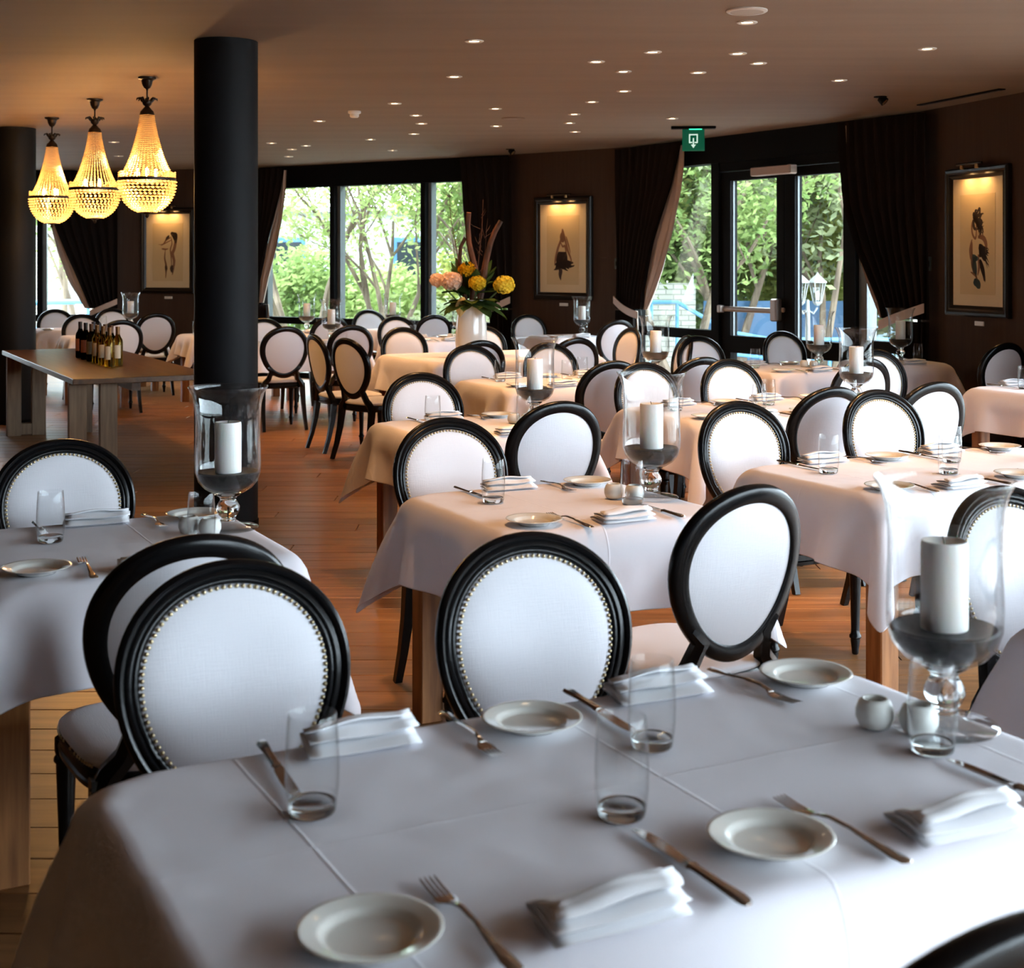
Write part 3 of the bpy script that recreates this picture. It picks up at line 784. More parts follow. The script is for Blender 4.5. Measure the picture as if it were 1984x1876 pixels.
setting('T15',-1,-.0,'',('napkin','glass')); hurricane('T15',.14,.16,tilt=.03)
setting('T12',-1,.02,'',('napkin','glass','plate')); hurricane('T12',.20,.02)
setting('T13',-1,-.3,'left',('napkin','glass','plate')); setting('T13',-1,.3,'right',('napkin','glass','plate')); hurricane('T13',.45,.05)
setting('T16',-1,0,'',('napkin','glass')); hurricane('T16',.08,.12)
setting('T17',-1,0,'',('napkin','glass')); hurricane('T17',.0,.12)
setting('L1',-1,-.3,'left',('napkin','glass','plate')); setting('L1',1,.3,'right',('napkin','glass')); hurricane('L1',.45,.1)
setting('L2',-1,0,'',('napkin','glass')); setting('L3',1,0,'',('napkin','glass')); hurricane('L3',-.08,.05)

# ------------------------------------------------------------------ flower vase
vx, vy = xy(5.12,10.58)
vz = CT
vase = empty('vase', (vx,vy,vz)); tag(vase, 'tall white glazed vase holding yellow and cream flowers', 'vase')
MB().lathe([(.10,0),(.118,.004),(.128,.03),(.134,.12),(.130,.25),(.118,.38),(.106,.455),(.103,.475),(.098,.475),(.100,.45),(.11,.38),(.12,.25),(.12,.04),(.0,.02)], 48, (0,0,0), True, False).build('body', m_vase, vase)
m_stem = M('green_stem', (.06,.11,.03), .6)
def fpt(dx, dz, dy=0): return Vector((vx+dx, vy+dy, vz+dz))
def bloom(name, c, r, mat, label, squash=.85):
    rt = empty(name, (vx,vy,vz+.30)); tag(rt, label, 'flower', 'blooms in the white vase'); o = Vector(rt.location); c = fpt(*c)
    mb = MB(); rng = random.Random(sum(map(ord, label)))
    for k in range(90):
        zz = 1-2*(k+.5)/90; a = k*2.39996; rr = math.sqrt(1-zz*zz); d = Vector((rr*math.cos(a), rr*math.sin(a), zz*squash))
        p = c-o + d*r*rng.uniform(.75,1.0); x = d.orthogonal().normalized(); y = d.cross(x); s = r*.24*rng.uniform(.8,1.2)
        ring = [p+(x*math.cos(q*math.pi/2.5)+y*math.sin(q*math.pi/2.5))*s+d*s*.45 for q in range(5)]
        mb.add(ring+[p], [(q,(q+1)%5,5) for q in range(5)])
    mb.lathe([(.01,-r*.7),(r*.62,-r*.3),(r*.7,0),(r*.5,r*.5),(.01,r*.7)], 12, c-o)
    mb.build('petals', mat, rt, False)
    MB().tube([(0,0,0), (c-o)*.5+Vector((0,0,.02)), c-o], .006, 6).build('stem', m_stem, rt)
m_yel = leafmat('yellow_petals', (.62,.42,.02), (.85,.68,.08), .25); m_pch = leafmat('cream_peach_petals', (.72,.48,.34), (.85,.66,.52), .25); m_or = leafmat('golden_petals', (.6,.33,.01), (.8,.5,.03), .25)
bloom('yellow_bloom', (.28,.60,-.05), .085, m_yel, 'big yellow bloom at the right side of the vase')
bloom('yellow_bloom', (.055,.615,-.12), .07, m_yel, 'smaller yellow bloom above the middle of the vase')
bloom('golden_bloom', (-.03,.73,.0), .075, m_or, 'golden yellow bloom at the top of the bouquet')
bloom('cream_bloom', (-.165,.635,-.06), .088, m_pch, 'large cream peach bloom left of the bouquet')
bloom('cream_bloom', (-.285,.64,.02), .065, m_pch, 'smallest cream peach bloom at the far left of bouquet')
m_drift = M('driftwood_bark', (.22,.075,.03), .8); noise_color(m_drift, (.04,.016,.007), (.15,.05,.02), (14,14,5), 3)
def branch(name, pts, r0, r1, label, cat='branch'):
    rt = empty(name, (vx,vy,vz+.25)); tag(rt, label, cat, 'dry branches in the vase'); o = Vector(rt.location)
    P = [fpt(*p)-o for p in pts]; n = len(P)
    MB().tube(P, [r0+(r1-r0)*i/(n-1) for i in range(n)], 8).build('wood', m_drift, rt); return rt, o
branch('driftwood_branch', [(.0,.30),(.02,.55),(.03,.75),(-.02,.95,.02),(-.03,1.10,.02),(-.02,1.21)], .03, .022, 'tallest thick driftwood branch in the vase')
branch('driftwood_branch', [(.03,.30),(.10,.6),(.12,.78,.02),(.16,.95,.02),(.20,1.05),(.25,1.14)], .03, .022, 'forked driftwood branch leaning right in the vase')
branch('driftwood_branch', [(-.02,.30),(-.07,.6,.03),(-.10,.78,.03),(-.09,.92,.03),(-.05,1.0,.03)], .022, .016, 'short driftwood piece behind the golden bloom')
rng = random.Random(5)
for k, (bx, bz, lb) in enumerate([(-.19,1.42,'tall thin twig rising left of driftwood'),(.10,1.32,'thin orange twig between the driftwood branches'),(.13,1.08,'short thin twig behind the small yellow bloom'),(-.16,1.05,'thin budded twig above cream blooms')]):
    rt, o = branch('twig', [(.0,.3),(bx*.5,.3+(bz-.3)*.4),(bx*.9,.3+(bz-.3)*.75,.02),(bx,bz,.02)], .006, .002, lb, 'twig')
    tw = MB()
    for q in range(9):
        t = rng.uniform(.45,.98); p = fpt(bx*t, .3+(bz-.3)*t)-o; d = Vector((rng.uniform(-1,1),rng.uniform(-.6,.6),rng.uniform(.3,1))).normalized()*rng.uniform(.05,.12)
        tw.tube([p,p+d*.6,p+d+Vector((0,0,.01))], [.003,.002,.001], 5)
    st_ = tw.build('side_twigs', m_drift, rt); st_['kind'] = 'stuff'
m_leafd = leafmat('dark_glossy_leaf', (.02,.045,.012), (.07,.11,.03), .2)
lv = empty('leaf_collar', (vx,vy,vz+.44)); tag(lv, 'dark green leaves spreading over the rim of the vase', 'leaves'); o0 = Vector(lv.location)
for k in range(36):
    a = 2*math.pi*k/36+rng.uniform(-.2,.2); L = rng.uniform(.17,.28); el = rng.uniform(-.35,.35) if math.sin(a) < .2 else rng.uniform(0,1.1); wd = rng.uniform(.06,.095); rows = []
    for i in range(7):
        t = i/6; rr = .05+L*t; z = .02+L*t*el - .28*L*t*t + (.06 if el > .3 else 0); ww = wd*math.sin(math.pi*min(t*.97+.03,1))**.7
        c = Vector((math.cos(a)*rr, math.sin(a)*rr, z)); sd = Vector((-math.sin(a), math.cos(a), 0))
        rows.append([c-sd*ww+Vector((0,0,.012)), c, c+sd*ww+Vector((0,0,.012))])
    MB().grid(rows).build('leaf', m_leafd, lv)
for k in range(16):
    a = 2*math.pi*k/16+.2; up = rng.uniform(.10,.26); L = rng.uniform(.10,.17); wd = rng.uniform(.035,.06); rows = []
    for i in range(6):
        t = i/5; rr = .04+.14*(.4+.6*rng.random() if i == 0 else .8)*t+L*t*.5; z = up*.4+up*1.1*t; ww = wd*math.sin(math.pi*min(t*.92+.06,1))**.8
        c = Vector((math.cos(a)*rr, math.sin(a)*rr*.6+.05, z)); sd = Vector((-math.sin(a), math.cos(a)*.6, .25)).normalized()
        rows.append([c-sd*ww, c+Vector((0,-.008,0)), c+sd*ww])
    MB().grid(rows).build('leaf', m_leafd, lv)
lf = MB(); rows = []
for i in range(7):
    t = i/6; ww = .05*math.sin(math.pi*min(t*.9+.1,1)); c = Vector((-.07-.02*t, -.11-.02*math.sin(t*3), .03-.17*t+.03)); rows.append([c-Vector((ww,0,0)), c-Vector((0,.012,0)), c+Vector((ww,0,0))])
lo = lf.grid(rows).build('leaf', leafmat('pale_gold_leaf', (.5,.35,.12), (.65,.48,.2), .3), lv); lo['label'] = 'pale gold leaf hanging over the rim'

# ------------------------------------------------------------------ wine table and bottles
wx, wy = xy(1.72+.485, 9.75+1.75)
wt = empty('serving_table', (wx,wy,0), TA); tag(wt, 'long dark oak serving table with wine bottles on top', 'table')
MB().box((0,0,.73), (.97,3.5,.04), 0, .004).build('tabletop', m_winewood, wt, False)
for sy in (-1,1):
    for (dx, dy, wdx, wdy) in ((-.415,0,.12,.06),(-.205,.0,.12,.06)):
        MB().box((dx, sy*1.52+dy, .355), (wdx,wdy,.71), 0, .003).build('leg', m_wineleg, wt, False)
    if sy > 0:
        for dx in (.2,.4): MB().box((dx, 1.52, .355), (.12,.06,.71), 0, .003).build('leg', m_wineleg, wt, False)
    MB().box((-.31, sy*1.52, .06), (.1,.049,.10), 0, .003).build('foot_bar', m_wineleg, wt, False)
MB().box((0,0,.67), (.06,2.95,.08)).build('stretcher', m_winewood, wt, False)
BT = {'red': (glass('dark_red_wine_glass', (.02,.012,.008), .02), M('black_foil', (.02,.012,.012), .3, .5), (.32,.12,.08)),
      'green': (glass('olive_bottle_glass', (.16,.15,.02), .02), M('brown_foil', (.09,.035,.012), .35, .5), (.30,.27,.18)),
      'white': (glass('pale_gold_bottle_glass', (.72,.58,.20), .02), M('gold_brown_foil', (.16,.07,.02), .3, .6), (.62,.56,.42))}
protos = {}
for kd, (gm, fm, lc) in BT.items():
    b = empty('wine_bottle'); tag(b, 'x', 'bottle', 'wine bottles on the serving table')
    MB().lathe([(.030,0),(.037,.004),(.038,.02),(.038,.185),(.034,.205),(.022,.225),(.0155,.245),(.0145,.285),(.0160,.289),(.0160,.297),(.014,.299)], 28).build('glass_body', gm, b)
    MB().lathe([(.0163,.238),(.0158,.262),(.0168,.286),(.0168,.3005),(.0,.3015)], 24, (0,0,0), True, False).build('capsule', fm, b)
    lb = MB(); lb.grid([[(.0386*math.cos(a), .0386*math.sin(a), z) for a in [math.radians(-65+130*i/12) for i in range(13)]] for z in (.06,.16)])
    lb.build('paper_label', M(kd+'_paper', lc, .7), b); protos[kd] = b
order = ['white','white','white','green','white','green','green','red','red','red','red']
ords = ['first','second','third','fourth','fifth','sixth','seventh','eighth','ninth','tenth','eleventh']
look = {'white': 'pale gold wine bottle', 'green': 'olive green wine bottle', 'red': 'dark red wine bottle'}
for k, kd in enumerate(order):
    x, y = xy(2.19+(.055 if k % 2 else -.03), 10.72+.118*k)
    instance(protos[kd], (x,y,.7505), -2.2+random.uniform(-.4,.4), '%s, %s in the row counted from the right' % (look[kd], ords[k]))

# ------------------------------------------------------------------ pictures, switches, captions
m_pframe = M('black_picture_frame', (.008,.006,.005), .28, spec=.3)
m_mat = M('cream_mount_board', (.66,.54,.34), .8); m_paper = M('aged_drawing_paper', (.58,.45,.25), .85)
m_ink = M('charcoal_strokes', (.05,.03,.025), .9); m_ink2 = M('brown_wash_strokes', (.22,.11,.06), .9); m_ink3 = M('teal_wash_strokes', (.08,.12,.12), .9)
def stroke(mb, pts, w0, w1, y):
    n = len(pts); rows = []
    for i, (x, z) in enumerate(pts):
        a = pts[max(i-1,0)]; b = pts[min(i+1,n-1)]; dx, dz = b[0]-a[0], b[1]-a[1]; L = math.hypot(dx,dz) or 1
        t = i/(n-1); w = 2.1*(w0+(w1-w0)*t)*math.sin(math.pi*(.12+.8*t))
        rows.append([(x-dz/L*w, y, z+dx/L*w), (x+dz/L*w, y, z-dx/L*w)])
    mb.grid(rows)
def curve(pts, n=10):
    out = []
    for i in range(len(pts)-1):
        p0 = pts[max(i-1,0)]; p1 = pts[i]; p2 = pts[i+1]; p3 = pts[min(i+2,len(pts)-1)]
        for k in range(n):
            t = k/n
            out.append(tuple(.5*((2*p1[j])+(-p0[j]+p2[j])*t+(2*p0[j]-5*p1[j]+4*p2[j]-p3[j])*t*t+(-p0[j]+3*p1[j]-3*p2[j]+p3[j])*t**3) for j in (0,1)))
    out.append(pts[-1]); return out
def picture(i, s, label, draw, seed):
    sc = SEC[i]; W, HH = .84, 1.19; zc = 1.705
    rt = empty('framed_picture', sc.p(s, zc, .005)); rt.rotation_euler[2] = sc.rz; tag(rt, label, 'picture', 'framed drawings on the brown walls')
    fw = .085; mb = MB(); rows = []
    for (x, z) in ((-1,-1),(1,-1),(1,1),(-1,1)):
        rows.append([(x*(W/2-o), -d, z*(HH/2-o)) for o, d in ((0,.0),(0,.035),(.012,.048),(.03,.045),(.045,.036),(.06,.040),(.072,.032),(fw,.022),(fw,.0))])
    rows.append(rows[0]); mb.grid(rows); mb.build('frame', m_pframe, rt, False)
    MB().box((0,-.010,0), (W-2*fw+.004,.014,HH-2*fw+.004)).build('mount', m_mat, rt, False)
    MB().box((0,-.0175,-.02), (W-2*fw-.20,.003,HH-2*fw-.22)).build('paper', m_paper, rt, False)
    iw = W-2*fw-.20; ih = HH-2*fw-.22
    for mat, strokes in draw(random.Random(seed)):
        mb = MB()
        for pts, w0, w1 in strokes: stroke(mb, [(x*iw/2, z*ih/2-.02) for x, z in pts], w0, w1, -.0195)
        mb.build('drawing', mat, rt, False)
    # picture light: slim bar with two small lamps over the top edge
    lb = MB(); lb.tube([(0,-.005,HH/2-.01),(0,-.03,HH/2+.03),(0,-.095,HH/2+.03)], .006, 8); lb.tube([(-.17,-.095,HH/2+.025),(.17,-.095,HH/2+.025)], .010, 10)
    pl_ = lb.build('picture_lamp', m_brass, rt)
    for sx in (-.1,.1):
        MB().lathe([(.014,0),(.016,-.03),(.014,-.032),(.0,-.028)], 14, (sx,-.095,HH/2+.018), True, False).build('lamp_head', m_gold, pl_)
        MB().lathe([(.012,-.0325),(.0,-.033)], 12, (sx,-.095,HH/2+.018), False, False).build('lamp_lens', m_gold, pl_)
        l = bpy.data.lights.new('picture_spot', 'SPOT'); l.energy = PIC_W; l.color = (1.0,.55,.2); l.spot_size = math.radians(150); l.spot_blend = 1.0; l.shadow_soft_size = .03
        q = bpy.data.objects.new('picture_spot', l); COL.objects.link(q); q.parent = pl_
        q.location = (sx,-.095,HH/2-.020); q.rotation_euler = Vector((0,.06,-.45)).to_track_quat('-Z','Y').to_euler()
    cp = MB().box((0,0,0), (.12,.008,.035), 0, .001).build('caption_plate', m_cer, None, False)
    cp.location = sc.p(s-.0, zc-HH/2-.055, .005); cp.rotation_euler[2] = sc.rz
    tag(cp, 'small pale caption plate under the '+{1:'left',3:'middle',5:'right'}[i]+' picture', 'sign', 'caption plates')
def draw_left(r):
    a = [(curve([(.25,.62),(.42,.55),(.5,.35),(.42,.1),(.32,-.05),(.42,-.3),(.38,-.55),(.3,-.78)]), .010, .012),
         (curve([(.2,.55),(.28,.3),(.18,.1),(.22,-.15),(.25,-.4),(.2,-.7)]), .006, .004), (curve([(.18,.5),(-.1,.42),(-.3,.28),(-.62,.26)]), .007, .003),
         (curve([(.25,.42),(-.05,.34),(-.45,.22)]), .004, .003), (curve([(-.4,.12),(-.15,.10),(.05,.12)]), .008, .004), (curve([(-.15,.1),(-.2,-.2),(-.1,-.5),(-.14,-.9)]), .004, .008)]
    b = [(curve([(.22+.05*k,.68-.02*k),(.38+.05*k,.58),(.45+.03*k,.4-.04*k)]), .016, .010) for k in range(4)]
    b += [(curve([(.1,.52+.03*k),(-.06,.46+.02*k),(-.15,.40)]), .007, .004) for k in range(3)] + [(curve([(.3,-.45),(.26,-.6),(.34,-.72)]), .016, .008), (curve([(-.12,-.45),(-.1,-.58),(-.13,-.68)]), .012, .006)]
    return [(m_ink2, a), (m_ink, b)]
def draw_mid(r):
    a = [(curve([(-.02,.62),(-.12,.3),(-.3,.05),(-.45,-.25),(-.5,-.45)]), .007, .008), (curve([(0,.6),(.15,.3),(.3,0),(.5,-.25),(.52,-.42)]), .008, .006),
         (curve([(.2,.4),(.35,.15),(.48,-.1)]), .005, .004), (curve([(-.15,.25),(0,.1),(.12,.12),(.2,-.1),(.0,-.3)]), .006, .005), (curve([(-.05,.5),(-.08,.38),(0,.28),(.05,.42),(-.02,.58)]), .016, .008)]
    b = []
    for k in range(46):
        an = r.uniform(math.pi*.98, math.pi*2.02); L = r.uniform(.2,.62); c0 = (r.uniform(-.2,.3), r.uniform(-.45,-.3))
        b.append((curve([c0,(c0[0]+math.cos(an)*L*.55, c0[1]+math.sin(an)*L*.16-.03),(c0[0]+math.cos(an)*L, c0[1]+math.sin(an)*L*.42+r.uniform(-.03,.02))],5), r.uniform(.010,.02), .003))
    b += [(curve([(-.2+.06*k,-.05),(-.3+.08*k,-.3),(-.2+.07*k,-.52)]), .016, .010) for k in range(7)] + [(curve([(-.1,-.55),(-.16,-.72),(-.12,-.88)]), .018, .004)]
    return [(m_ink2, a), (m_ink, b)]
def draw_right(r):
    a = [(curve([(-.12,.55),(-.3,.42),(-.28,.22),(-.1,.12),(-.05,.3),(-.1,.5)]), .005, .005), (curve([(-.3,.1),(-.42,-.1),(-.4,-.3)]), .006, .004), (curve([(.05,.15),(.35,.12),(.5,-.02),(.45,-.2)]), .012, .008),
         (curve([(-.3,.05),(-.32,-.2),(-.28,-.45),(-.1,-.58)]), .008, .006), (curve([(.05,-.2),(.1,-.45),(.02,-.62)]), .008, .006), (curve([(-.38,-.55),(-.1,-.62),(0,-.72)]), .005, .006)]
    b = []
    for k in range(20): b.append((curve([(-.15+r.uniform(-.1,.1),.5),( .05+r.uniform(-.25,.25),.42+r.uniform(-.15,.3)),(.1+r.uniform(-.1,.3),.2+r.uniform(-.1,.5))],6), r.uniform(.006,.013), .002))
    for k in range(22): b.append((curve([(.1,-.1+r.uniform(-.15,.1)),(.35,-.15+r.uniform(-.15,.1)),(.55+r.uniform(-.1,.15),-.3+r.uniform(-.25,.25))],6), r.uniform(.006,.013), .002))
    for k in range(8): b.append((curve([(.15,-.3),(.3+r.uniform(-.05,.05),-.5),(.42+r.uniform(-.06,.06),-.62-r.uniform(0,.15))],6), .012, .003))
    c = [(curve([(-.3,-.28+.03*k),(-.1,-.3+.02*k),(.08,-.28)]), .011, .006) for k in range(3)] + [(curve([(-.25+.05*k,-.3),(-.2+.05*k,-.5),(-.05,-.62)]), .013, .006) for k in range(3)] + [(curve([(-.2,-.72),(-.05+.04*k,-.78),(.05+.03*k,-.88)]), .018, .008) for k in range(4)]
    return [(m_ink2, a), (m_ink, b), (m_ink3, c)]
picture(1, .95, 'framed brown figure drawing partly hidden by the black pillar', draw_left, 3)
picture(3, .835, 'framed drawing of a dark-haired bending figure, middle of three pictures', draw_mid, 4)
picture(5, .845, 'framed drawing of a standing feathered figure at right edge', draw_right, 8)
m_switch = M('green_grey_switch', (.05,.065,.055), .4)
for i, s, lb in ((3,1.60,'small square wall switch left of the door curtain'),(5,.12,'small square wall switch left of right-hand picture')):
    sw = empty('wall_switch', SEC[i].p(s,1.53,.0)); sw.rotation_euler[2] = SEC[i].rz; tag(sw, lb, 'switch')
    MB().box((0,-.006,0), (.085,.012,.12), 0, .003).build('plate', m_switch, sw); MB().box((0,-.014,0), (.045,.01,.05), 0, .002).build('rocker', m_frame, sw)

# ------------------------------------------------------------------ ceiling fittings
m_trim = M('white_metal_trim', (.62,.56,.50), .35)
dl0 = empty('downlight'); tag(dl0, 'x', 'ceiling light', 'recessed ceiling downlights')
MB().lathe([(.030,-.001),(.036,-.006),(.050,-.007),(.056,-.004),(.056,.0)], 28, (0,0,0), False, False).build('trim_ring', m_trim, dl0)
MB().lathe([(.0,-.0015),(.031,-.0015)], 24, (0,0,0), False, False).build('lens', m_lens, dl0, False)
sl = bpy.data.lights.new('downlight_spot', 'SPOT'); sl.energy = SPOT_W; sl.color = LAMP; sl.spot_size = math.radians(60); sl.spot_blend = .75; sl.shadow_soft_size = .025
so = bpy.data.objects.new('downlight_spot', sl); COL.objects.link(so); so.parent = dl0; so.location = (0,0,-.02)
DL = [(-0.22,8.10),(-0.40,9.65),(0.54,8.93),(0.86,8.52),(1.39,8.58),(1.26,7.47),(1.26,9.44),(0.75,9.39),(1.59,9.00),(0.84,10.46),(0.64,11.16),(0.54,12.09),(0.53,12.85),(0.62,13.71),(1.43,12.44),(2.31,9.84),(2.50,8.39),(-0.14,11.65),(-0.15,13.14),(-0.95,11.27),(-0.84,12.18),(-0.84,12.90),(-0.98,13.93),(-1.48,14.57),(-1.75,12.67),(-2.50,15.83),(-2.59,15.01),(-2.71,16.91),(-2.27,15.34),(-1.37,15.98),(-4.25,14.88),(-4.75,16.83),
      (.15,4.55),(-.15,6.72),(.45,6.3),(1.7,5.2),(1.3,6.2),(2.0,6.7),(-.75,5.9),(2.9,7.3)]
ORD = ['first','second','third','fourth','fifth','sixth','seventh','eighth','ninth','tenth','eleventh','twelfth','thirteenth','fourteenth','fifteenth','sixteenth','seventeenth','eighteenth','nineteenth','twentieth']
OUT = ['centre two-seat table','two-seat table third from the front','chair behind the centre tall candle glass','left half of the right-hand long table','gap behind the right-hand long table','right half of long table right of centre','aisle beside the two-seat tables','right edge table']
def band(x, y):
    px = 992+2700*x/y; py = 509-2700*(H-CAM_H)/y
    return None if py < 0 or not 0 < px < 1984 else ('near' if py < 130 else 'middle' if py < 215 else 'far')
def dl_label(k, x, y):
    b = band(x, y)
    if b is None: return 'round downlight above the '+OUT[(k-32) % 8]
    return 'small round downlight, %s from the left in the %s ceiling band' % (ORD[sum(1 for (p,q) in DL if band(p,q) == b and p/q < x/y)], b)
for k, (x, y) in enumerate(DL): instance(dl0, (x,y,H-.0005), 0, dl_label(k,x,y))
def ceil_disc(name, x, y, prof, mat, label, cat):
    r = empty(name, (x,y,H-.0005)); tag(r, label, cat); MB().lathe(prof, 36, (0,0,0), False, False).build('cover', mat, r); return r
r = ceil_disc('ceiling_speaker', 1.20, 7.12, [(.105,0),(.105,-.006),(.098,-.011),(.085,-.011)], m_trim, 'large round ceiling speaker at the top right', 'speaker')
MB().lathe([(.085,-.010),(.0,-.012)], 32, (0,0,0), False, False).build('grille', M('speaker_mesh', (.40,.34,.29), .7), r)
r = ceil_disc('ceiling_speaker', .01, 12.44, [(.105,0),(.105,-.006),(.098,-.011),(.085,-.011)], m_ceil, 'brown round ceiling speaker beyond the middle downlights', 'speaker')
MB().lathe([(.085,-.010),(.0,-.012)], 32, (0,0,0), False, False).build('grille', M('brown_mesh', (.22,.15,.11), .7), r)
r = ceil_disc('smoke_detector', -1.34, 11.85, [(.055,0),(.055,-.018),(.048,-.024),(.0,-.024)], m_white, 'white smoke detector hanging from the ceiling left of centre', 'smoke detector')
MB().lathe([(.038,-.022),(.040,-.045),(.030,-.056),(.0,-.058)], 28, (0,0,0), False, False).build('sensor_head', m_white, r)
for x, y, lb in ((2.86,10.82,'black swivel ceiling spotlight near the right door curtain'),(-.02,15.83,'black swivel ceiling spotlight near the vase-side curtain')):
    r = ceil_disc('swivel_spotlight', x, y, [(.05,0),(.05,-.006),(.04,-.008),(.0,-.008)], m_frame, lb, 'ceiling light')
    b = MB(); b.tube([(0,0,-.01),(.03,-.02,-.045)], [.03,.036], 16); b.build('lamp_head', m_frame, r); MB().tube([(.0305,-.0205,-.0455),(.0315,-.021,-.0465)], .026, 16).build('lens', m_gold, r)
vt = empty('ceiling_vent', (3.48,10.85,H-.001), SEC[5].rz); tag(vt, 'long black slot vent in the ceiling by the right wall', 'vent')
MB().box((0,0,-.004), (1.1,.06,.008)).build('slot_frame', m_frame, vt, False); MB().box((0,0,-.009), (1.06,.014,.006)).build('slat', m_brass, vt, False)
# exit sign
ex = empty('exit_sign', (1.718,13.2,H), math.radians(-6)); tag(ex, 'green emergency exit sign with white doorway and down arrow', 'sign')
MB().box((0,0,-.012), (.42,.10,.022), 0, .004).build('ceiling_plate', m_frame, ex)
m_green = M('green_sign_acrylic', (.004,.12,.055), .25); m_green.node_tree.nodes['Principled BSDF'].inputs['Emission Color'].default_value = (.0,.20,.10,1); m_green.node_tree.nodes['Principled BSDF'].inputs['Emission Strength'].default_value = .22
MB().box((0,0,-.130), (.21,.012,.205), 0, .002).build('panel', m_green, ex)
m_lit = emis('lit_green_edge', (.05,1,.5), 1.6); MB().box((.02,-.002,-.026), (.12,.016,.012)).build('lit_edge', m_lit, ex)
m_pic = emis('white_pictogram', (.75,1,.85), .75)
pg = MB()
for (x, z, a, b) in ((-.036,-.115,.012,.085),(.036,-.115,.012,.085),(0,-.078,.084,.012),(-.026,-.152,.03,.012),(.026,-.152,.03,.012),(0,-.145,.012,.07)): pg.box((x,-.0075,z), (a,.002,b))
pg.add([(-.024,-.0085,-.172),(.024,-.0085,-.172),(0,-.0085,-.206)], [(0,2,1)]); pg.build('pictogram', m_pic, ex, False)

# chandeliers
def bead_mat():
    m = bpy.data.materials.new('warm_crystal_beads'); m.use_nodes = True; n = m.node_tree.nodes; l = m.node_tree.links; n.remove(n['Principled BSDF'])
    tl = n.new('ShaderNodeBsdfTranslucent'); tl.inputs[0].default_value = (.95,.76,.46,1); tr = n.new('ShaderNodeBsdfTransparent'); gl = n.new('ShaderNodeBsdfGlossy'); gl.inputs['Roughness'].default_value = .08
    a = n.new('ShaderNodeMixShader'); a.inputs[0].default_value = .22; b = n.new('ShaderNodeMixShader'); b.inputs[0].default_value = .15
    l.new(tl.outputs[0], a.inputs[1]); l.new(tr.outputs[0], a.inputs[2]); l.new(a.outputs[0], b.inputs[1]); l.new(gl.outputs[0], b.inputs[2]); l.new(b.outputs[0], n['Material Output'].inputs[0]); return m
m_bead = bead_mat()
ch0 = empty('chandelier'); tag(ch0, 'x', 'chandelier', 'crystal bead chandeliers over the serving table')
MB().lathe([(.0,0),(.062,0),(.060,-.012),(.040,-.022),(.034,-.05),(.022,-.075),(.010,-.082),(.007,-.09)], 24, (0,0,0), False, False).build('ceiling_rose', m_brass, ch0)
MB().tube([(0,0,-.08),(0,0,-.20)], .006, 8).build('stem', m_brass, ch0)
cr = MB(); cr.lathe([(.008,-.21),(.03,-.19),(.036,-.165),(.034,-.16),(.0,-.16)], 16, (0,0,0), False, False)
for k in range(8):
    a = k*math.pi/4; c, s = math.cos(a), math.sin(a); cr.tube([(c*.03,s*.03,-.17),(c*.05,s*.05,-.145),(c*.068,s*.068,-.15),(c*.07,s*.07,-.162)], [.009,.008,.006,.003], 6)
cr.build('crown', m_brass, ch0)
MB().lathe([(.010,-.195),(.016,-.205),(.030,-.222),(.046,-.240),(.05,-.262),(.047,-.265)], 24, (0,0,0), False, False).build('cap', m_brass, ch0)
MB().lathe([(.185,-.700),(.196,-.700),(.198,-.711),(.196,-.722),(.185,-.722),(.185,-.700)], 48, (0,0,0), False, False).build('ring_band', m_brass, ch0)
def beads(pts):
    P = []; Fs = []
    for (x, y, z, r, h) in pts:
        b = len(P); P += [(x+r,y,z),(x,y+r,z),(x-r,y,z),(x,y-r,z),(x,y,z+h),(x,y,z-h)]
        Fs += [(b,b+1,b+4),(b+1,b+2,b+4),(b+2,b+3,b+4),(b+3,b,b+4),(b+1,b,b+5),(b+2,b+1,b+5),(b+3,b+2,b+5),(b,b+3,b+5)]
    return MB().add(P, Fs)
up_ = []; 
for k in range(34):
    a = 2*math.pi*k/34
    for j in range(33):
        t = j/32; rr = .050+.105*t**1.35+.03*t**6; z = -.268-.428*t; r = .0040+.0064*t
        up_.append((rr*math.cos(a), rr*math.sin(a), z, r, .0058+.001*t))
lo_ = []
for k in range(36):
    a = 2*math.pi*k/36
    for j in range(13):
        t = j/12; ph = t*math.radians(72); rr = .194*math.cos(ph)**.9; z = -.728-.205*math.sin(ph)/math.sin(math.radians(72)); 
        lo_.append((rr*math.cos(a+.04*j), rr*math.sin(a+.04*j), z, .0132*(.45+.55*math.cos(ph)), .0092))
# swag fringe above the ring
for k in range(60):
    a = 2*math.pi*k/60
    for j in range(3): lo_.append((.19*math.cos(a), .19*math.sin(a), -.693+.014*j+.004*math.sin(k), .008, .008))
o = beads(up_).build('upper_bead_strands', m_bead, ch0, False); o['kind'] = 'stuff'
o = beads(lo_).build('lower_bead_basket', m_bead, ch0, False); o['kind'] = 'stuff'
MB().lathe([(.055,-.932),(.058,-.938),(.03,-.946),(.012,-.955),(.014,-.966),(.006,-.978),(.0,-.98)], 20, (0,0,0), False, False).build('finial', m_brass, ch0)
for k in range(3):
    a = 2*math.pi*k/3+.4
    MB().lathe([(.0,-.63),(.010,-.64),(.014,-.665),(.010,-.69),(.006,-.70),(.0,-.70)], 12, (.07*math.cos(a), .07*math.sin(a), 0), False, False).build('bulb', m_bulb, ch0)
pl_ = bpy.data.lights.new('chandelier_glow', 'POINT'); pl_.energy = CHAND_W; pl_.color = (1.0,.50,.16); pl_.shadow_soft_size = .06
po = bpy.data.objects.new('chandelier_glow', pl_); COL.objects.link(po); po.parent = ch0; po.location = (0,0,-.70)
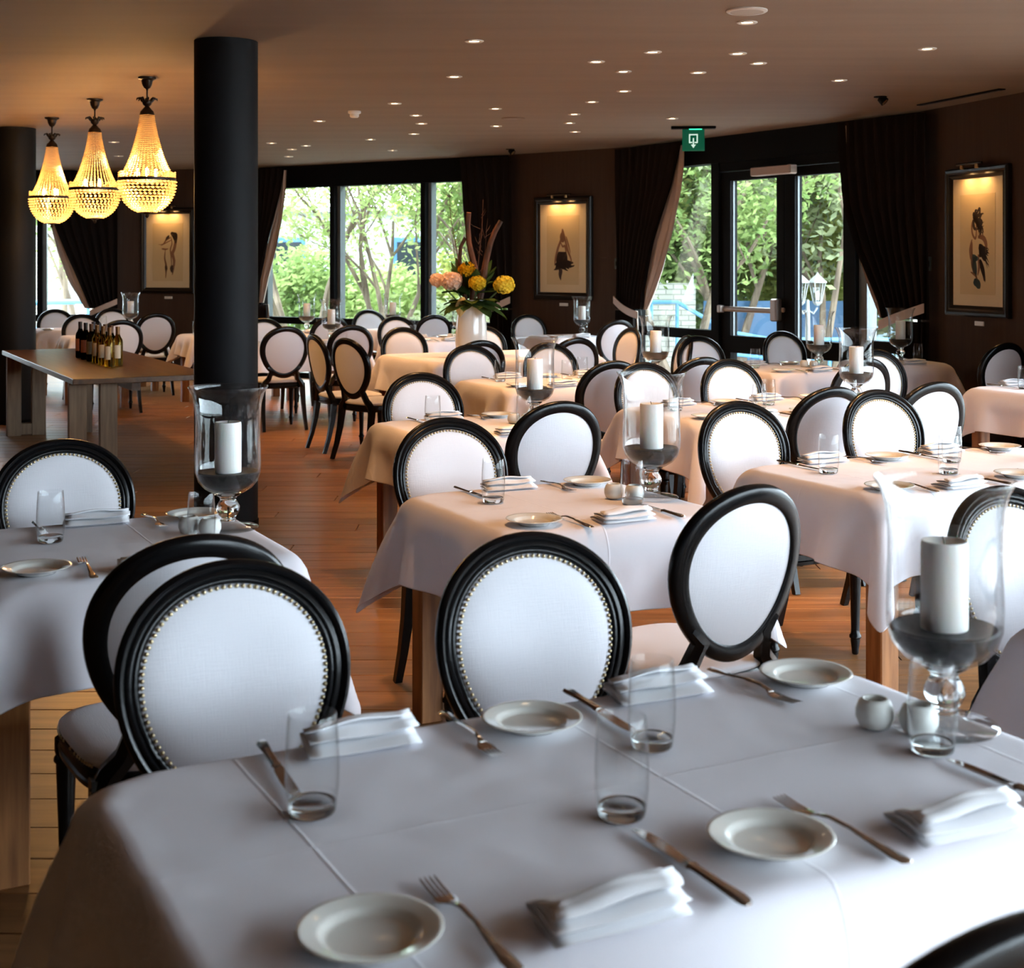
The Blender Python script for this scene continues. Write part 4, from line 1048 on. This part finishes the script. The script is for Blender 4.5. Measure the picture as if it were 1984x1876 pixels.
pl2 = bpy.data.lights.new('chandelier_low_glow', 'POINT'); pl2.energy = CHAND_W*.4; pl2.color = (1.0,.58,.22); pl2.shadow_soft_size = .05
po = bpy.data.objects.new('chandelier_low_glow', pl2); COL.objects.link(po); po.parent = ch0; po.location = (0,0,-.82)
for x, y, lb in ((-2.54,9.70,'nearest and largest looking crystal chandelier, beside the black pillar'),(-3.29,10.99,'middle one of the three crystal chandeliers'),(-4.09,12.39,'farthest crystal chandelier, leftmost of three')):
    instance(ch0, (x,y,H), random.random(), lb)

# ------------------------------------------------------------------ outdoors
m_pave = M('pale_paving', (.42,.42,.40), .9); noise_color(m_pave, (.34,.34,.32), (.48,.48,.46), (3,3,3), 4)
g = MB(); g.add([(-60,-40,-.12),(60,-40,-.12),(60,90,-.12),(-60,90,-.12)], [(0,1,2,3)])
tag(g.build('ground', m_pave, None, False), 'pale paving outside the windows', 'ground', kind='structure')
def brick_mat(name, c, mort):
    m = M(name, c, .85); n, l, b = nt(m); tc = n.new('ShaderNodeTexCoord'); mp = n.new('ShaderNodeMapping'); mp.inputs['Rotation'].default_value = (math.pi/2,0,0)
    br = n.new('ShaderNodeTexBrick'); br.inputs['Color1'].default_value = (*c,1); br.inputs['Color2'].default_value = (*[x*.88 for x in c],1); br.inputs['Mortar'].default_value = (*mort,1)
    br.inputs['Scale'].default_value = 1.0; br.inputs['Brick Width'].default_value = .22; br.inputs['Row Height'].default_value = .075; br.inputs['Mortar Size'].default_value = .008
    l.new(tc.outputs['Object'], mp.inputs[0]); l.new(mp.outputs[0], br.inputs[0]); l.new(br.outputs[0], b.inputs['Base Color']); return m
m_brick = brick_mat('pale_cream_brick', (.40,.385,.33), (.20,.195,.17))
m_blue = M('blue_painted_metal', (.03,.11,.22), .5); m_bwall = M('white_render', (.30,.31,.31), .85); m_dark = M('dark_window_void', (.015,.02,.025), .15, spec=.6)
def building(x0, x1, y, h, label, wins, mat, rz=0):
    L = x1-x0; r = empty('building', ((x0+x1)/2, y, -.12), rz); tag(r, label, 'building')
    MB().box((0,1.5,h/2), (L,3,h)).build('wall', mat, r, False); MB().box((0,1.45,h+.06), (L+.3,3.3,.12)).build('roof_edge', m_bwall, r, False)
    for (c, wd, b, t) in wins:
        f = MB().box((c,-.02,(b+t)/2), (wd,.06,t-b)).build('window', m_blue, r, False)
        n = max(1, round(wd/.9))
        for k in range(n): MB().box((c-wd/2+wd*(k+.5)/n,-.055,(b+t)/2), (wd/n-.16,.02,t-b-.2)).build('pane', m_dark, f, False)
    return r
building(-9, 1.0, 30, 2.75, 'low white building with blue framed windows across the courtyard', [(-3.6,1.0,.6,2.2),(-.9,.9,.6,2.2),(1.9,.9,.6,2.2),(3.7,1.6,.3,2.4)], m_bwall)
building(-17, -9.4, 27, 3.6, 'cream brick building seen through the far-left window', [(-2.6,1.6,.2,2.6),(1.9,1.0,.2,2.6)], m_brick)
building(3.2, 13, 24.5, 4.4, 'grey-blue building behind the trees outside the glass door', [(-2.8,1.8,.2,2.5),(.6,2.0,.2,2.5)], M('blue_grey_cladding', (.20,.27,.31), .7))
building(5.15, 10.5, 17.6, 3.4, 'cream brick wall seen right of the glass door', [], m_brick, math.radians(-24))
lw_ = MB().box((0,0,.68), (1.3,.4,1.36)).build('low_wall', m_brick, None, False); lw_.location = (2.0,20.3,-.12); tag(lw_, 'low cream brick wall outside left of the door', 'wall')
lw_['label'] = 'low cream brick pier outside beside blue railing'
# blue railing
m_rail = M('light_blue_railing', (.10,.27,.42), .45)
rl = empty('railing', (2.2,19.0,-.12)); tag(rl, 'light blue ramp railing outside the glass door', 'railing')
rb = MB(); 
MB().tube([(-.35,0,1.12),(.05,0,1.12),(.75,-.05,.72),(1.3,-.1,.62),(2.9,-.2,.62)], .03, 8).build('top_rail', m_rail, rl)
MB().tube([(-.35,0,.72),(.05,0,.72),(.75,-.05,.42),(1.3,-.1,.36),(2.9,-.2,.36)], .025, 8).build('lower_rail', m_rail, rl)
for x, h in ((-.3,1.12),(.05,1.12),(.75,.72),(1.3,.62),(2.1,.62),(2.9,.62)): MB().tube([(x,-.06*max(x,0),0),(x,-.06*max(x,0),h)], .025, 8).build('post', m_rail, rl)
pn = MB().box((0,0,.55), (2.4,.06,1.1)).build('blue_board_fence', m_blue, None, False); pn.location = (4.0,20.4,-.12); tag(pn, 'blue painted board fence behind the ramp railing', 'fence')
rl2 = empty('railing', (-6.6,23.0,-.12)); tag(rl2, 'pale blue railing outside the far-left window', 'railing')
for h in (.55,1.0): MB().tube([(-1.4,0,h),(1.6,.0,h+.05)], .045, 8).build('top_rail', m_rail, rl2)
for x in (-1.4,-.4,.6,1.6): MB().tube([(x,0,0),(x,0,1.03)], .03, 8).build('post', m_rail, rl2)
# lanterns on a post
lpx, lpy = 3.82, 18.0
m_lant = M('weathered_white_metal', (.24,.25,.24), .6); m_lglass = thin_glass('lantern_glass', (.9,.92,.92), .06, .4, 3)
ln = empty('garden_lamp', (lpx,lpy,-.12)); tag(ln, 'white three-lantern garden lamp post seen through right door leaf', 'street lamp')
MB().tube([(0,0,0),(0,0,1.0),(0,0,1.18)], [.045,.03,.02], 10).build('post', m_lant, ln)
for k, (dx, dy) in enumerate(((-.11,-.06),(.125,0),(-.22,.12))):
    MB().tube([(0,0,1.05),(dx*.6,dy*.6,1.0),(dx,dy,1.08)], .012, 6).build('arm', m_lant, ln)
    rf = MB(); rf.lathe([(.125,1.40),(.12,1.415),(.05,1.48),(.02,1.505),(.012,1.53),(.0,1.535)], 6, (dx,dy,0), True, False); hd = rf.build('lantern_roof', m_lant, ln, False)
    cg = MB()
    for q in range(6):
        a = q*math.pi/3; cg.tube([(dx+.055*math.cos(a),dy+.055*math.sin(a),1.15),(dx+.105*math.cos(a),dy+.105*math.sin(a),1.40)], .007, 4)
    cg.lathe([(.0,1.10),(.03,1.11),(.06,1.14),(.06,1.155)], 6, (dx,dy,0), False, False); cg.build('cage', m_lant, ln, False)
    MB().lathe([(.05,1.155),(.098,1.395)], 6, (dx,dy,0), False, False).build('lantern_pane', m_lglass, ln, False)
    MB().lathe([(.0,1.17),(.025,1.18),(.028,1.26),(.015,1.29),(.0,1.295)], 10, (dx,dy,0), False, False).build('lamp_bulb', m_white, ln)
# trees
m_bark = M('grey_brown_bark', (.14,.10,.07), .9); noise_color(m_bark, (.09,.065,.045), (.20,.15,.10), (9,9,2), 3)
def tree(x, y, h, spread, nst, nleaf, mat, label, seed, leaf=.07, low=.35, trunk=.07):
    r = empty('tree', (x,y,-.12)); tag(r, label, 'tree', 'trees outside the windows'); rg = random.Random(seed)
    tb = MB(); tips = []
    def grow(p, d, L, rad, depth):
        q = [p]; n = 4
        for i in range(n):
            d = (d+Vector((rg.uniform(-.22,.22), rg.uniform(-.22,.22), rg.uniform(-.05,.12)))).normalized(); q.append(q[-1]+d*L/n)
            if depth > 0 or i > 1: tips.append((q[-1], depth))
        tb.tube(q, [rad*(1-.55*i/n) for i in range(n+1)], 5 if depth else 7, False)
        if depth < 3:
            for k in range(3 if depth else 3):
                b = q[rg.randint(2,n)]; dd = (d+Vector((rg.uniform(-1,1), rg.uniform(-1,1), rg.uniform(-.15,.75)))*.8).normalized()
                grow(b, dd, L*rg.uniform(.5,.72), rad*.48, depth+1)
    for k in range(nst):
        a = 2*math.pi*k/nst+rg.uniform(-.4,.4); t = spread*.32 if nst > 1 else .08
        grow(Vector((.05*math.cos(a),.05*math.sin(a),0)), Vector((math.cos(a)*t, math.sin(a)*t, 1)).normalized(), h*.55, trunk, 0)
    tb.build('trunk', m_bark, r)
    P = []; Fs = []
    for k in range(nleaf):
        p, dp = tips[rg.randrange(len(tips))]
        c = p+Vector((rg.gauss(0,.16)*spread, rg.gauss(0,.16)*spread, rg.gauss(0,.16)*spread))
        if c.z < low: continue
        ax = Vector((rg.uniform(-1,1), rg.uniform(-1,1), rg.uniform(-.9,.3))).normalized(); sd = ax.orthogonal().normalized()
        sd = (Matrix.Rotation(rg.uniform(0,6.28), 3, ax) @ sd); s = leaf*rg.uniform(.6,1.25)
        b = len(P); P += [c-ax*s, c+sd*s*.42, c+ax*s, c-sd*s*.42]; Fs.append((b,b+1,b+2,b+3))
    me = bpy.data.meshes.new('foliage'); me.from_pydata([tuple(p) for p in P], [], Fs); me.materials.append(mat)
    f = bpy.data.objects.new('foliage', me); COL.objects.link(f); f.parent = r; f['kind'] = 'stuff'
m_lf1 = leafmat('spring_green_leaves', (.24,.33,.10), (.42,.50,.21), .5)
m_lf2 = leafmat('deep_green_leaves', (.12,.19,.06), (.29,.37,.13), .45)
m_lf3 = leafmat('silvery_green_leaves', (.20,.24,.14), (.34,.38,.20), .4)
m_lf4 = leafmat('yellow_green_leaves', (.28,.32,.08), (.45,.46,.18), .5)
tree(-1.95, 21.6, 4.6, 1.1, 5, 7600, m_lf1, 'light green multi-stem tree behind the middle pane of wide window', 11, .06, .3, .05)
tree(-3.35, 22.0, 4.8, 1.1, 3, 6200, m_lf1, 'light green tree behind the left pane of wide window', 12, .06, .3, .07)
tree(-.35, 21.4, 4.2, .9, 4, 6000, m_lf2, 'bushy green tree behind the vase and right window pane', 13, .06, .1, .04)
tree(2.15, 17.9, 4.4, 1.0, 2, 11000, m_lf2, 'green tree behind the narrow left side window of the door', 14, .06, .9, .07)
tree(3.25, 20.0, 4.8, 1.15, 3, 14000, m_lf2, 'deep green tree filling the left door leaf view', 15, .07, .75, .07)
tree(4.35, 19.3, 4.6, 1.1, 3, 11000, m_lf3, 'silvery green tree filling the right door leaf view', 16, .08, 1.3, .06)
tree(3.75, 22.6, 5.4, 1.5, 3, 11000, m_lf4, 'yellow green tree farther behind the glass doors', 17, .09, 1.0, .08)
tree(-8.0, 25.6, 4.4, 1.0, 3, 4500, m_lf2, 'small dark tree outside the far-left window', 18, .07, .6, .06)
tree(-.6, 26.0, 5.2, 1.4, 3, 5000, m_lf4, 'pale green tree in front of the white courtyard building', 19, .08, 1.0, .07)
def shrub(x, y, h, r_, n, mat, label, seed, lsz=.045):
    r = empty('shrub', (x,y,-.12)); tag(r, label, 'shrub', 'bushes outside the windows'); rg = random.Random(seed); P = []; Fs = []
    tb = MB()
    for k in range(7): 
        a = rg.uniform(0,6.28); tb.tube([(0,0,0),(math.cos(a)*r_*.4,math.sin(a)*r_*.4,h*.5),(math.cos(a)*r_*.7,math.sin(a)*r_*.7,h*.85)], [.015,.01,.004], 5)
    tb.build('stems', m_bark, r)
    for k in range(n):
        d = Vector((rg.gauss(0,1),rg.gauss(0,1),rg.gauss(0,1))).normalized()*rg.uniform(.4,1); c = Vector((d.x*r_, d.y*r_, h*.55+d.z*h*.5))
        ax = Vector((rg.uniform(-1,1),rg.uniform(-1,1),rg.uniform(-.6,.6))).normalized(); sd = ax.orthogonal().normalized(); s = lsz*rg.uniform(.7,1.3); b = len(P)
        P += [c-ax*s, c+sd*s*.5, c+ax*s, c-sd*s*.5]; Fs.append((b,b+1,b+2,b+3))
    me = bpy.data.meshes.new('foliage'); me.from_pydata([tuple(p) for p in P], [], Fs); me.materials.append(mat); f = bpy.data.objects.new('foliage', me); COL.objects.link(f); f.parent = r; f['kind'] = 'stuff'
for k, (x, y, h_, r_, n_, mt) in enumerate([(-5.2,25.2,1.7,1.2,3600,m_lf1),(-3.7,25.4,1.9,1.1,3600,m_lf2),(-2.1,25.0,1.6,1.1,3400,m_lf1),(-.8,25.3,1.9,1.0,3400,m_lf4),(.5,25.0,2.0,1.1,3600,m_lf2),
        (2.5,21.8,3.4,1.0,6500,m_lf2),(3.6,23.2,4.2,1.3,8500,m_lf1),(4.9,22.2,3.9,1.3,8500,m_lf4),(6.0,20.6,3.0,1.0,4500,m_lf3)]):
    shrub(x, y, h_, r_, n_, mt, 'tall leafy hedge bush, %s from the left along the courtyard' % ORD[k], 30+k, .075)
shrub(-.75, 19.2, 1.2, .75, 1500, m_lf3, 'pale shrub behind the right pane of wide window', 1)
shrub(-2.3, 19.9, .9, .8, 1300, m_lf1, 'low green shrub behind the middle pane of wide window', 2)
shrub(-3.8, 20.4, .8, .7, 1000, m_lf2, 'low dark shrub behind the left pane of wide window', 3)
shrub(4.9, 14.8, .55, .5, 700, m_lf1, 'low bright shrub outside the foot of the door', 4)
